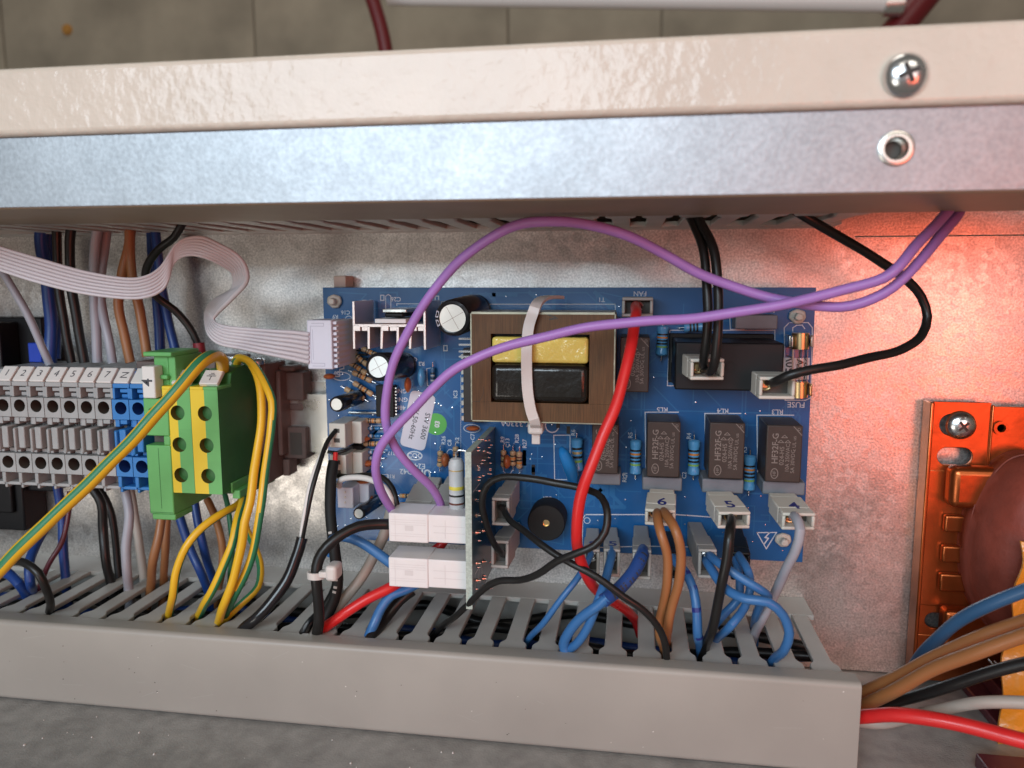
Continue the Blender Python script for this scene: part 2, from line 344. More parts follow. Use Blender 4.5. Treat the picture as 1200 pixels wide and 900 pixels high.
# workshop wall a metre behind, laid in blocks
WH = -900
wall = structure(box('workshop_wall', 'mortar', (-1500, 1500, -700, 900, WH - 60, WH), bevel=0))
joint_x = [XZ(px, 45, WH)[0] for px in (-330, 6, 300, 596, 775, 1065, 1360)]
zrow = XZ(600, -45, WH)[1]; blk = None
for r, (z0, z1) in enumerate(((zrow - 200, zrow - 3), (zrow, zrow + 197))):
    for i in range(len(joint_x) - 1):
        a, b = joint_x[i] + 1.2 + r * 90, joint_x[i + 1] - 1.2 + r * 90
        box('concrete_block', 'concrete', (a, b, z0, z1, WH, WH + 4 + random.random() * 2), wall, bevel=1.5)
# stains sit on the wall
a = L(77, 34, WH + 8); MB().mat('rust').lathe([(9, WH + 4), (7, WH + 8), (0.01, WH + 9)], 12, a[0], a[1]).build('rust_spot', parent=wall)
p0 = L(455, -3, -620); p1 = L(1052, 4, -620)
o = MB().mat('pipe_white').tube([p0, p1], 9, 20).mat('tin').tube([p1 - Vector((14, 0, 0)), p1 + Vector((4, 0, 0))], 12, 20).build('ceiling_pipe')
tag(o, 'blurred white pipe running along the wall above the cover', 'pipe')
o = MB().mat('pipe_red').tube(spline([L(425, -30, -560), L(440, 10, -560), L(452, 60, -560), L(455, 120, -560)]), 7.5, 18).build('red_hose')
tag(o, 'dark red hose hanging behind the cream cover, left of the white pipe', 'hose')
o = MB().mat('pipe_red').tube(spline([L(1120, -50, -640), L(1075, 6, -640), L(1030, 60, -640)]), 15, 18).build('red_hose')
tag(o, 'thick red hose crossing behind the end of the white pipe', 'hose')

# ================================================================== COVER BAR
cov = empty('cabinet_cover', (-60, 17, 100), 'cream painted cabinet cover edge with bare galvanised flange and a screw', 'cover')
MB().mat('cream_paint').box(-290, 150, 33.2, 48, 92, 101.6).build('painted_edge', parent=cov, bevel=1.3, seg=3)
fl = MB().mat('galvanised_strip'); sx, sz = XZ(1050, 174, 100)
fl.box(-290, sx - 6, 17.6, 33.0, 98.6, 100).box(sx + 6, 150, 17.6, 33.0, 98.6, 100)
fl.holeplate(sx - 6, sx + 6, 17.6, 33.0, sx, sz, 2.25, 95.6, 100, 28, inner='terminal_dark').build('galvanised_flange', parent=cov)
MB().mat('tin').lathe([(3.4, 100.02), (3.35, 100.35), (3.1, 100.5), (2.25, 100.45), (1.95, 99.4), (2.15, 99.2), (1.85, 98.8), (2.05, 98.5), (1.7, 98.1), (1.9, 97.8), (1.5, 97.2), (0.01, 97.1)], 32, sx, sz, mats=['tin'] * 9 + ['terminal_dark'] * 3, caps=False).build('threaded_insert', parent=cov)  # deepest turns coloured dark to give the shade inside the hole
MB().mat('beige_with_reflection').box(-290, 150, 17.2, 18.4, 57, 99.2).box(-290, 150, 18.4, 26, 56.6, 57.4).build('lower_flange', parent=cov, bevel=0.5)
x, z = XZ(1061, 88, 102)
sc = MB().mat('chrome').lathe([(3.9, 101.5), (4.1, 102.0), (3.8, 102.9), (2.9, 103.7), (1.5, 104.15), (0.01, 104.25)], 32, x, z)
for a in (0.4, 0.4 + math.pi / 2):
    c, s_ = math.cos(a), math.sin(a); q = [(x + c * 1.9 - s_ * .42, z + s_ * 1.9 + c * .42), (x - c * 1.9 - s_ * .42, z - s_ * 1.9 + c * .42), (x - c * 1.9 + s_ * .42, z - s_ * 1.9 - c * .42), (x + c * 1.9 + s_ * .42, z + s_ * 1.9 - c * .42)]
    sc.mat('band_black').prism(q, 103.2, 104.28 + a * .01)
sc.build('screw', parent=cov)
# ================================================================== DUCTS
XR = 60.0; PITCH = 9.8; X0 = 50.6 - 0.0      # x of the last narrow slot
def finger_mesh():
    m = MB(); m.M = Matrix(((1, 0, 0, 0), (0, -1, 0, 0), (0, 0, 1, 0), (0, 0, 0, 1)))   # (x, h, z)
    w = PITCH; a = 2.35; b = 0.85              # half widths of the broad and the narrow slot
    poly = [(a + .0, 14.6), (w - a, 14.6), (w - a, 45.0), (w - a + .35, 46.1), (w - b - .3, 47.3), (w - b, 48.2), (w - b, 59), (b, 59), (b, 48.2), (b + .3, 47.3), (a - .35, 46.1), (a, 45.0)]
    m.mat('duct_grey').prism(poly, -1.6, 0); return m
def make_duct(zt, zb, label, n, xr, x_end):
    d = empty('wire_duct', (-60, zb, 0), label, 'cable duct')
    MB().mat('duct_grey').box(-330, xr, zb, zt - 1.7, 0.1, 1.8).build('duct_base', parent=d)
    base = None
    for wz in (zt, zb + 1.7):
        sd = MB().mat('duct_grey').box(-330, xr, wz - 1.6, wz, 0.1, 14.5)
        if x_end > 51.6 + 2: sd.box(X0 + PITCH - 2.3, x_end, wz - 1.6, wz, 14.5, 14.6)
        sd.build('duct_side', parent=d, bevel=0.3)
        for i in range(n):
            if base is None: o = base = finger_mesh().build('duct_finger', bevel=0.3, origin=(0, 0, 0))
            else: o = base.copy(); COL.objects.link(o)
            o.parent = d; o.location = Vector((X0 - PITCH * i, 0, wz)) * MM - wloc(d)
    return d
lower = make_duct(DZ, -130.9, 'grey slotted cable duct with a closed lid below the blue circuit board', 29, XR, XR)
ld = MB().mat('duct_lid_grey'); ld.M = Matrix(((0, 0, 1, 0), (-1, 0, 0, 0), (0, 1, 0, 0), (0, 0, 0, 1)))   # (h, z) profile along x
ro = 1.6; out = [(53.2, -105.9), (53.0, -105.0)]
out += [(60 - ro + ro * math.sin(t), -104.6 - ro + ro * math.cos(t)) for t in [i * math.pi / 2 / 6 for i in range(7)]]
out += [(60 - ro + ro * math.cos(t), -130.9 + ro - ro * math.sin(t)) for t in [i * math.pi / 2 / 6 for i in range(7)]]
out += [(53.2, -130.95), (53.2, -129.9), (58.9, -129.9), (58.9, -105.9)]
ld.prism(out, -330, 62.0); ld.build('duct_lid', parent=lower, bevel=0.12)
upper = make_duct(38, 17.4, 'upper cable duct mostly hidden behind the cream cover, only its slotted underside showing', 27, 62, 62)
# specks and chips on the lid
g = MB(); rq = random.Random(11)
for i in range(34):
    x = rq.uniform(-195, 58); z = rq.uniform(-130, -107); r = rq.uniform(.10, .22); g.mat('terminal_dark' if i % 3 else 'tag_white')
    g.prism([(x - r, z - r * .6), (x + r * .8, z - r * .4), (x + r, z + r * .5), (x - r * .3, z + r)], 59.98, 60.06)
g.mat('plug_grey')
for i in range(16):
    x = rq.uniform(-190, 50); z = rq.uniform(-129, -108); a = rq.uniform(-.5, .5); l = rq.uniform(2, 8); g.line([(x, z), (x + l * math.cos(a), z + l * math.sin(a))], .07, 60.02)
tag(g.build('specks', parent=lower, recalc=False), kind='stuff')
# crumbs of dirt on the floor of the cabinet
g = MB().mat('tag_white')
for i in range(60):
    x = random.uniform(-230, 40); h = random.uniform(64, 90); r = random.uniform(.12, .45)
    g.lathe([(r, -.01), (r * .7, r), (.01, r * 1.1)], 5, 0, 0) if 0 else g.prism([(x, -131.2), (x + r, -131.2), (x + r * .7, -131.2 + r), (x, -131.2 + r * .6)], h, h + r)
tag(g.build('dust_crumbs'), 'pale dust crumbs scattered on the grey cabinet floor', 'dust', kind='stuff')
# ================================================================== DIN RAIL ASSEMBLY
rl = MB().mat('tin').box(-330, -100, -60, -39, 4.6, 5.6).box(-330, -100, -42.4, -41.4, .2, 4.6).box(-330, -100, -58, -57, .2, 4.6).box(-330, -100, -41.4, -35, .2, 1.2).box(-330, -100, -66, -58, .2, 1.2)
tag(rl.build('mounting_rail'), 'metal mounting rail behind the row of terminal blocks', 'rail')
BP = 6.03; BX = -196.3
def make_block(i, col, number):
    c = BX + BP * i; w = BP / 2 - .12; hf = 42.0
    o = empty('terminal_block', (c, -66, 6), '', 'terminal block', 'terminal blocks side by side on the rail')
    b = MB().mat(col)
    b.box(c - w, c + w, -64, -28.4, 7, 35.2).box(c - w, c + w, -66.3, -58, 20, 36).box(c - w, c + w, -31, -28.0, 18, 37)
    b.build('block_body', parent=o, bevel=.2)
    MB().mat(col).holeplate(c - w, c + w, -43.0, -36.6, c + .1, -39.3, 2.05, 36, hf, 22, inner='terminal_dark' if col != 'terminal_blue' else 'w_darkblue').build('clamp_opening', parent=o)
    MB().mat(col).holeplate(c - w, c + w, -61.6, -55.2, c + .1, -58.2, 2.1, 36, hf, 22, inner='terminal_dark' if col != 'terminal_blue' else 'w_darkblue').build('clamp_opening', parent=o)
    f = MB().mat(col)
    f.box(c - w, c + w, -33.0, -31.6, 35, 41.2).box(c - w, c - w + .8, -36.5, -33, 35, 41.4).box(c + w - 1.2, c + w, -36.5, -33, 35, 40.6).box(c - 1.1, c + w - 1, -34.6, -33.4, 35, 40.2).box(c - 1.3, c + 1.2, -36.4, -35.2, 35, 39.2)
    f.box(c - w, c - w + 1.5, -45.6, -43.2, 35, 41).box(c - w + 2.2, c + w - 1.2, -44.6, -43.2, 35, 41.6).box(c + w - 1.0, c + w, -45.8, -43.2, 35, 40)
    f.box(c - w, c - w + 1.2, -55, -53.2, 35, 41).box(c - w + 2.2, c + w - 1.6, -55, -53.8, 35, 40).box(c + w - 1.0, c + w, -55, -53.0, 35, 41)
    f.build('clip_ribs', parent=o, bevel=.18)
    t = MB().mat(col).box(c - w + .25, c - w + 1.15, -53.6, -46.6, 35, 42.4).box(c - w + 1.6, c - w + 2.5, -53.9, -46.4, 35, 44.2).box(c - w + 2.6, c + w - .9, -53.2, -46.0, 35, 43.2)
    t.build('bridge_tab', parent=o, bevel=.35)
    ft = MB().mat(col).box(c - w, c + w, -66.4, -65.3, 35, 40.5).box(c - w, c - w + 1.3, -65.4, -61.8, 35, 41.6).box(c - w + 1.3, c + w, -62.6, -61.8, 35, 39).box(c - w + .2, c - w + 1.1, -67.2, -66, 36, 41)
    ft.build('foot', parent=o, bevel=.25)
    # marker tag, tilted up and back
    if number is not None:
        m = MB().mat('tag_white'); n_ = Vector((0, 1.0, 1.0)); m.frame((c - .2, -29.6, 38.4), n_)
        m.box(-2.55, 2.55, -3.0, 3.0, -.6, .8).build('marker_tag', parent=o, bevel=.25)
        if number:
            m = MB().mat('ink'); m.frame((c - .2, -29.6, 38.4), n_)
            u = (1, 0) if number != 'N' else (0, -1)
            m.text(number, 3.6, 0.1, 0, .83, u=u).build('number', parent=o, recalc=False)
    names = {None: 'grey terminal block cut off by the picture edge', '1': 'grey terminal block whose white tag reads one, at the picture edge', '2': 'grey terminal block whose white tag reads two',
             '3': 'grey terminal block whose white tag reads three', '4': 'grey terminal block whose white tag reads four', '5': 'grey terminal block whose white tag reads five', '6': 'grey terminal block whose white tag reads six',
             '7': 'grey terminal block whose white tag reads seven, touching the blue pair', 'N': 'blue terminal block with white tag reading N', '': 'blue terminal block beside the green end bracket, its tag blank'}
    o['label'] = names[number]
    return o
for i, (c_, nn) in enumerate([('terminal_grey', None), ('terminal_grey', '1'), ('terminal_grey', '2'), ('terminal_grey', '3'), ('terminal_grey', '4'), ('terminal_grey', '5'), ('terminal_grey', '6'), ('terminal_grey', '7'), ('terminal_blue', 'N'), ('terminal_blue', '')]):
    make_block(i - 2, c_, nn)
# green end bracket
x0 = XZ(166, 470, 47)[0]; x1 = XZ(197, 470, 47)[0] - .6
o = empty('end_bracket', ((x0 + x1) / 2, -75, 6), 'tall green end bracket with a white tag marked 4 beside blue blocks', 'end bracket')
zt = XZ(182, 418, 46)[1]; zb = XZ(182, 609, 46)[1]; tz = XZ(175, 468, 47)[1]
b = MB().mat('terminal_green')
zh0 = XZ(175, 511, 47)[1]; zh1 = XZ(175, 522, 47)[1]
b.box(x0, x1, zh0, tz + .2, 8, 46.4).box(x0, x1, zb + 2, zh1, 24, 46.4).box(x1 - 2.2, x1, zh1, zh0, 8, 46.3).box(x0 + .3, x1, zb, zb + 2, 36, 45.8)
b.box(x0 + .4, x1 + 1.6, zt, zt + 1.4, 30, 45.6).box(x0 + 2.2, x1 - 1.2, tz, zt, 30, 43).box(x1 - 1, x1 + 1.4, tz, zt, 28, 43.4).box(x1 - 3, x1 - .5, tz + 6, tz + 7.4, 42, 45).box(x1 - 3, x1 - .5, tz + 2.5, tz + 3.7, 42, 45)
b.build('bracket_body', parent=o, bevel=.35)
MB().mat('terminal_dark').box(x0 + .2, x1 - 2.3, zh1 + .1, zh0 - .1, 30, 42).build('recess', parent=o)
gx0, gz1 = XZ(165.5, 429, 47.4); gx1, gz0 = XZ(183, 467, 47.4)
MB().mat('tag_white').box(gx0, gx1, gz0, gz1, 43, 47.6).build('marker_tag', parent=o, bevel=.4)
MB().mat('ink').text('4', 5.0, (gx0 + gx1) / 2 - .2, (gz0 + gz1) / 2, 47.64, u=(0, 1), bold=.06).build('number', parent=o, recalc=False)
MB().mat('terminal_dark_green').text('A', 4.2, (x0 + x1) / 2 - .8, tz - 3.2, 46.43, u=(0, 1)).line([(x0 + 4.2, zh1 - 1), (x0 + 4.2, zb + 4)], .18, 46.44).line([(x0 + .4, zb + 2.6), (x1 - .4, zb + 2.6)], .2, 46.45).build('moulded_mark', parent=o, recalc=False)
# earth terminal blocks
HG = 46.0; xs = [XZ(px, 480, HG)[0] for px in (191, 208, 223.5, 239, 256)]
zt = -32.2; zb = -65.0; zc = [-39.6, -49.6, -59.3]
for k, lab in ((0, 'yellow and green earth terminal block next to the green end bracket'), (1, 'outer yellow and green earth terminal block with its dark green flank showing')):
    xa, xm, xb = xs[2 * k] + .05, xs[2 * k + 1], xs[2 * k + 2] - .05
    o = empty('earth_terminal_block', ((xa + xb) / 2, -66, 7), lab, 'terminal block', 'yellow and green earth blocks')
    b = MB().mat('terminal_dark_green'); b.M = Matrix(((0, 0, 1, 0), (-1, 0, 0, 0), (0, 1, 0, 0), (0, 0, 0, 1)))
    b.prism([(7, -28.5), (24, -26.2), (33, -26.6), (37, -28), (38, -31.5), (42, -34.2), (43.4, zt - .4), (43.4, zb + .6), (36, -66.4), (30, -69.4), (10, -70)], xa + .15, xb - .15).build('block_body', parent=o, bevel=.3)
    for (p, q, m_) in ((xa, xm, 'terminal_yellow'), (xm, xb, 'terminal_green')):
        MB().mat(m_).box(p, q, zt - 0.1, zt + .9, 37.5, HG + .1).build('face_rim', parent=o, bevel=.15)
    zz = [zt - .1, (zc[0] + zc[1]) / 2, (zc[1] + zc[2]) / 2, zb]
    for j in range(3):
        # one plate with its bore; left half yellow, right half green
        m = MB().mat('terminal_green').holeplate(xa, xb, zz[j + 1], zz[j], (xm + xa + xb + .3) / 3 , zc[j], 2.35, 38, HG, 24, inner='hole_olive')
        m.mats += ['terminal_yellow', 'terminal_dark_green']; yi = len(m.mats) - 2; di = yi + 1
        for q, f in enumerate(m.f):
            cx_ = sum(m.v[t][0] for t in f) / len(f)
            if m.mi[q] == 0 and cx_ < xm: m.mi[q] = yi
            if m.mi[q] in (0, yi) and max(abs(m.v[t][0] - m.v[f[0]][0]) for t in f) < .01 and abs(cx_ - xb) < .02: m.mi[q] = di
        m.build('clamp_opening', parent=o)
    tgx = (xa + xb) / 2
    m = MB().mat('tag_white'); m.frame((tgx + .2, -29.2, 41.2), (0.05, 1.0, .75)); m.box(-3.0, 3.0, -3.1, 3.1, -.8, .7).build('marker_tag', parent=o, bevel=.3)
    m = MB().mat('ink'); m.frame((tgx + .2, -29.2, 41.2), (0.05, 1.0, .75)); m.line([(0, -1.5), (0, .2)], .28, .74).line([(-1.4, .2), (1.4, .2)], .28, .75).line([(-.9, .8), (.9, .8)], .25, .74).line([(-.45, 1.4), (.45, 1.4)], .25, .75).build('earth_symbol', parent=o, recalc=False)
xa = xs[4]
q = MB().mat('terminal_green').box(xa - .2, xa + 2.4, -68, -65.2, 30, 40).box(xa - .2, xa + .5, -66, -62.6, 30, 41); tag(q.build('latch_foot', bevel=.3), 'small green latch foot under the outer earth terminal block', 'latch')
# dark beige plates behind the brackets
q = MB().mat('rail_brown').box(XZ(200, 440, 30)[0], XZ(268, 440, 26)[0], -27.5, -24.4, 10, 34).box(-160, -150, -30, -25.2, 12, 33)
tag(q.build('spacer_plate', bevel=.4), 'brown spacer plate behind the green end bracket', 'plate')
# screws on top of the earth blocks
for px in (276, 303):
    p = L(px, 418, 22); m = MB().mat('chrome'); m.frame((p[0], -26.4, 24), (0, 1, .1)); m.lathe([(2.9, 0), (2.9, 1.2), (2.3, 1.9), (.01, 2.1)], 20)
    m.box(-2.2, 2.2, -.35, .35, 1.6, 2.25)
    tag(m.build('clamp_screw'), 'shiny clamp screw %s on top of the green earth blocks' % ('beside the thick earth wire' if px < 290 else 'nearest the brown rail clamp'), 'screw')
# brown end clamp on the rail
o = empty('rail_clamp', (-118, -70, 2), 'dusty brown plastic end clamp on the right end of the rail', 'rail clamp')
xa = -124.0
b = MB().mat('rail_brown').box(xa, xa + 2.4, -68, -27, 4, 20).box(xa + 2.4, xa + 4.2, -60, -30, 4, 13).box(xa + 2.4, xa + 10.5, -41, -31, 1, 8).box(xa + 2.4, xa + 9, -45, -42.4, 1, 6).box(xa + 2.4, xa + 11, -62, -50.5, 1, 8.5).box(xa + 2.4, xa + 8, -30.5, -28.6, 3, 10).box(xa + 2.4, xa + 5, -68, -62, 3, 10)
b.build('clamp_body', parent=o, bevel=.5)
MB().mat('terminal_dark').box(xa + 2.4, xa + 8.6, -50.2, -45.2, .5, 4).box(xa + 5, xa + 9.4, -60.5, -52.4, 8.4, 8.6).build('recess', parent=o)
# black box behind the blocks at the picture edge
x, z = XZ(50, 372, 8)
q = MB().mat('black_plastic').box(-330, x, -78, z, .3, 9).box(-330, XZ(5, 400, 16)[0], -60, z - 1.5, 9, 18); tag(q.build('black_device', bevel=.6), 'black device housing behind the terminal blocks at the picture edge', 'device')
x, z = XZ(27, 590, 12); q = MB().mat('black_plastic').box(-330, x, XZ(20, 622, 12)[1], -66, .3, 12); q.box(-330, x - 3, XZ(20, 600, 12)[1], -70, 12, 14)
tag(q.build('black_module', bevel=.6), 'black module below the terminal blocks at the picture edge', 'module')
# ================================================================== CIRCUIT BOARD
HB = 13.0
def X(px, py, h=HB): return XZ(px, py, h)
board = empty('circuit_board', (-23, -89, 11.4), 'large blue circuit board with relays, transformer and fuse on the steel panel', 'circuit board')
MB().mat('board_blue').box(-103.1, 56.0, -89.0, -1.3, 11.4, HB).build('board', parent=board, bevel=.1)
HT = HB + .03
# traces
tr = MB().mat('trace_blue'); rr = random.Random(3)
for i in range(150):
    x = rr.uniform(-100, 52); z = rr.uniform(-86, -4); pts = [(x, z)]
    for j in range(rr.randint(2, 5)):
        dx, dz = rr.choice([(0, 1), (0, -1), (0, 1), (0, -1), (1, 0), (-1, 0), (.7, .7), (-.7, .7), (.7, -.7)]); l = rr.uniform(2, 14)
        x = min(53, max(-101, x + dx * l)); z = min(-3, max(-87, z + dz * l)); pts.append((x, z))
    tr.line(pts, rr.choice([.3, .4, .4, .6, 1.2]), HT - .012 + i * .00004)
for i in range(7): tr.line([(-95 + i * 1.1, -86), (-95 + i * 1.1, -60 + i), (-88 + i * 1.1, -52 + i)], .45, HT - .005)
tag(tr.build('copper_traces', parent=board, recalc=False), kind='stuff')
# silkscreen printing
sk = MB().mat('silkscreen'); DN = dict(u=(-1, 0))
def T(s_, size, px, py, bold=.03, **k): x, z = X(px, py); sk.text(s_, size, x, z, HT, bold=bold, **(k or DN))
def O(pts, w=.28, closed=True): sk.line([X(*p) for p in pts], w, HT, closed)
T('T1', 2.0, 705, 351); T('FAN', 2.2, 750, 344); T('FUSE', 2.5, 933, 474); T('RL5', 2.3, 776, 480); T('RL4', 2.3, 847, 481.5); T('RL3', 2.3, 911, 482.5)
for s_, px, py in (('R5', 739, 510), ('R4', 807.5, 511), ('R3', 873, 527), ('R27', 615, 520), ('R28', 606, 514), ('R6', 672, 507), ('C1', 733, 557), ('C2', 802, 557), ('R9', 589, 515), ('C13', 595, 519), ('R26', 520, 516), ('C8', 527, 519), ('R2', 536, 516), ('IC3', 534, 462), ('C7', 554, 512), ('R7', 556, 520), ('RL7', 732, 560)):
    T(s_, 1.9, px, py, u=(0, 1))
T('C26', 2.1, 464, 350.5); T('C1', 2.0, 485, 421); T('R3', 2.0, 494, 426); T('GND', 2.1, 470, 468); T('485', 2.1, 470, 477.5); T('GND', 2.1, 469, 458); T('R1', 2, 507, 442, u=(0, 1)); T('R9', 1.9, 393, 371); T('C16', 1.9, 405, 366); T('C20', 1.9, 397, 437)
T('V7-3330A', 2.9, 607, 496); T('E248', 2.6, 490, 546); T('UR', 3.6, 497, 554, bold=.12); T('D42', 2.6, 476, 552.5); T('B21', 2.0, 641, 584)
T('R16', 1.8, 460, 505); T('R17', 1.8, 459, 531); T('R18', 1.8, 458, 558); T('C21', 2, 445, 590); T('C3', 1.8, 520, 355)
x, z = X(486, 534); sk.oval(x, z, 2.55, 1.45, .38, HT, 24); sk.text('CQC', 2.3, x, z, HT + .01, bold=.04)
x, z = X(682, 545)
O([(573, 356.5), (721, 356.5)], closed=False); O([(721, 356.5), (721, 368)], closed=False); O([(573, 356.5), (573, 362)], closed=False)
O([(785, 387), (908, 387), (908, 399)], closed=False); O([(785, 387), (782, 452), (790, 452)], closed=False)
for (a, b, c, d) in ((756, 483, 795, 495), (826, 484.5, 868, 497), (887, 486.5, 930, 497)): O([(c, b), (a, b), (a + 1, 560)], .32, False)
O([(908, 362), (857, 362)], closed=False); O([(855, 370), (856, 386), (872, 386)], closed=False); O([(907, 366), (907, 362)], closed=False)
O([(649, 510), (668, 510), (668, 562), (650, 562)])
O([(925, 378), (947, 378), (952, 384), (950, 466), (944, 469), (920, 469), (919, 384)]); O([(929, 388), (929, 384), (934, 381), (940, 381), (943, 385)], closed=False)
O([(686, 603), (755, 603)], .35, False); O([(792, 603), (835, 606)], .35, False); O([(683, 608), (682, 642), (757, 640), (815, 641)], .3, False)
O([(683, 608), (686, 603)], .3, False); x, z = X(688, 610); sk.oval(x, z, 1, 1, .2, HT)
O([(887, 624), (910, 624), (898, 643)], .34); x, z = X(898.5, 631)
sk.line([(x + .7, z + 1.9), (x - .5, z + .3), (x + .5, z + .1), (x - .6, z - 1.7)], .42, HT)
for px, py in ((446, 346), (510, 347), (520, 405), (425, 352), (433, 352)): O([(px, py), (px + 4, py), (px + 4, py + 6), (px, py + 6)], .3)
O([(452, 378), (452, 347), (455, 345), (458, 347), (458, 378)], .25); O([(465, 358), (465, 356), (490, 356), (495, 356)], .25, False)
O([(402, 412), (403, 432), (398, 433), (398, 441), (390, 441)], .3, False); O([(403, 392), (404, 412)], .3, False)
O([(500, 432), (507, 431), (507, 452), (501, 452)], .22); O([(492, 425), (497, 425)], .25, False)
for (px, py, rx, rz) in ((553, 502, 2.8, 1.4), (433, 514, 4, 1.5), (434, 543, 4, 1.5), (434, 584, 4, 1.5), (409, 380, 1.8, 2.8), (400, 441, 3.2, 1.4), (595, 545, 1.8, 3.2), (528, 535, 1.5, 2.5)):
    x, z = X(px, py); sk.oval(x, z, rx, rz, .22, HT + .004)
x, z = X(647, 499); sk.oval(x, z, 2.2, 2.2, .35, HT)
for (px, py, n_) in ((436, 499, 5), (436, 527, 5), (436, 556, 4)): O([(px - 15, py), (px + 18, py)], .2, False)
O([(540, 545), (540, 440)], .1, False)
sk.build('silkscreen_print', parent=board, recalc=False)
# solder joints and vias, the larger ones at the left of the board
vi = MB().mat('solder')
for i in range(90):
    px = rr.uniform(385, 545); py = rr.uniform(420, 640); x, z = X(px, py)
    if z < -87: continue
    vi.lathe([(.42, HB), (.3, HB + .25), (.01, HB + .35)], 8, x, z)
for i in range(120):
    x = rr.uniform(-48, 54); z = rr.uniform(-87, -3); vi.lathe([(.3, HB), (.22, HB + .15), (.01, HB + .2)], 6, x, z)
tag(vi.build('solder_joints', parent=board), kind='stuff')
hk = MB().mat('band_black')
for px, py in ((654, 497), (666, 504), (625, 552), (625, 549), (689, 644)): x, z = X(px, py); hk.prism([(x - .6, z - 1.3), (x + .6, z - 1.3), (x + .6, z + 1.3), (x - .6, z + 1.3)], HB - .2, HT + .01)
hk.build('board_slot', parent=board)
# nylon standoffs holding the board
for px, py in ((389, 353), (936, 371), (919, 635)):
    x, z = X(px, py, 16); m = MB().mat('plug_white')
    m.lathe([(1.8, .3), (1.8, 11.2)], 12, x, z)
    m.prism([(x - 2.6, z - .6), (x - .6, z - 2.4), (x + 1.4, z - 2.2), (x + 2.6, z - .4), (x + 2.2, z + 1.6), (x - .2, z + 2.3), (x - 2.2, z + 1.4)], HB + .02, 14.6)
    m.prism([(x - 1.4, z - .6), (x - .2, z - 1.4), (x + 1.3, z - .9), (x + 1.2, z + .8), (x - .6, z + 1.2)], 14.6, 17.2)
    m.build('standoff', parent=board, bevel=.5)
x, z = X(403, 330, 4); MB().mat('plug_white').box(x - 2.2, x + 2.2, z - 2, z + 2, .3, 8).box(x - 3.5, x + 1, z - 3.4, z - 2, .3, 8).build('standoff', parent=board, bevel=.3)
# ---------------- relays
RT = 28.4
def relay(px0, py0, px1, py1, logo=1, txt=True):
    x0, z1 = X(px0, py0, RT); x1, z0 = X(px1, py1, RT)
    o = MB().mat('relay_brown').box(x0, x1, z0, z1, HB + .2, RT).build('relay', parent=board, bevel=.35)
    m = MB().mat('relay_print'); w = x1 - x0; cz = (z0 + z1) / 2; h = RT + .02; k = dict(u=(0, 1))
    m.text('HF32F-G', 2.5, x0 + w * .26, cz + 1.6, h, bold=.03, **k); m.oval(x0 + w * .26, z0 + 2.6, 1.0, 1.5, .22, h); m.text('HF', 1.4, x0 + w * .26, z0 + 2.6, h, **k)
    m.text('024-HS', 1.9, x0 + w * .45, cz - .6, h, **k); m.text('10A 250VAC', 1.6, x0 + w * .61, cz - 1.2, h, **k); m.text('5A 30VDC', 1.6, x0 + w * .76, cz - 2.2, h, **k); m.text('c UL us', 1.5, x0 + w * .78, cz + 3.2, h, **k)
    for a in (0, 1, 2): m.line([(x0 + w * .5 + (a != 0) * 1.0 * (1 if a == 1 else -1) , z1 - 4.4 + (a == 0) * 1.5), (x0 + w * .5 + (a != 0) * 1.0 * (1 if a == 1 else -1) + .8, z1 - 5.2 + (a == 0) * 1.5), (x0 + w * .5 + (a != 0) * 1.0 * (1 if a == 1 else -1) - .8, z1 - 5.2 + (a == 0) * 1.5)], .18, h, True)
    m.line([(x1 - 2.6, z1 - .3), (x1 - .3, z1 - 2.8)], .22, h); m.oval(x1 - 1.1, z1 - 1.1, .35, .35, .18, h)
    m.build('relay_marking', parent=o, recalc=False); return o
relay(759, 494, 796, 560); relay(832, 495, 871, 562); relay(899, 498, 938, 566); relay(694, 497, 724, 556); relay(727, 395, 760, 460)
def gcap(px0, py0, px1, py1, ht=25.5, foot=True):
    x0, z1 = X(px0, py0, ht); x1, z0 = X(px1, py1, ht)
    return MB().mat('cap_grey').box(x0, x1, z0, z1, HB + .4, ht).build('film_capacitor', parent=board, bevel=.4)
gcap(753, 559, 799, 576); gcap(823, 561, 871, 579); gcap(894, 564, 943, 581); gcap(691, 554, 727, 569, 24); gcap(862, 369, 911, 386, 22)
x0, z1 = X(792, 401, 36); x1, z0 = X(917, 459, 36)
r = MB().mat('black_plastic').box(x0, x1, z0, z1, HB + .2, 36).build('power_relay', parent=board, bevel=.45)
m = MB().mat('black_matt'); x, z = X(856, 430, 36.1); m.oval(x, z, 1.4, 1.4, .4, 36.05); x, z = X(855, 404, 36.1); m.box(x - 3.6, x + 5, z - .2, z + .2, 36, 36.1); m.build('relay_marking', parent=r, recalc=False)
box('mounting_tray', 'black_matt', (x0 - .9, x1 + .8, z0 - .5, z1 + 1.2, HB + .05, 15), board)
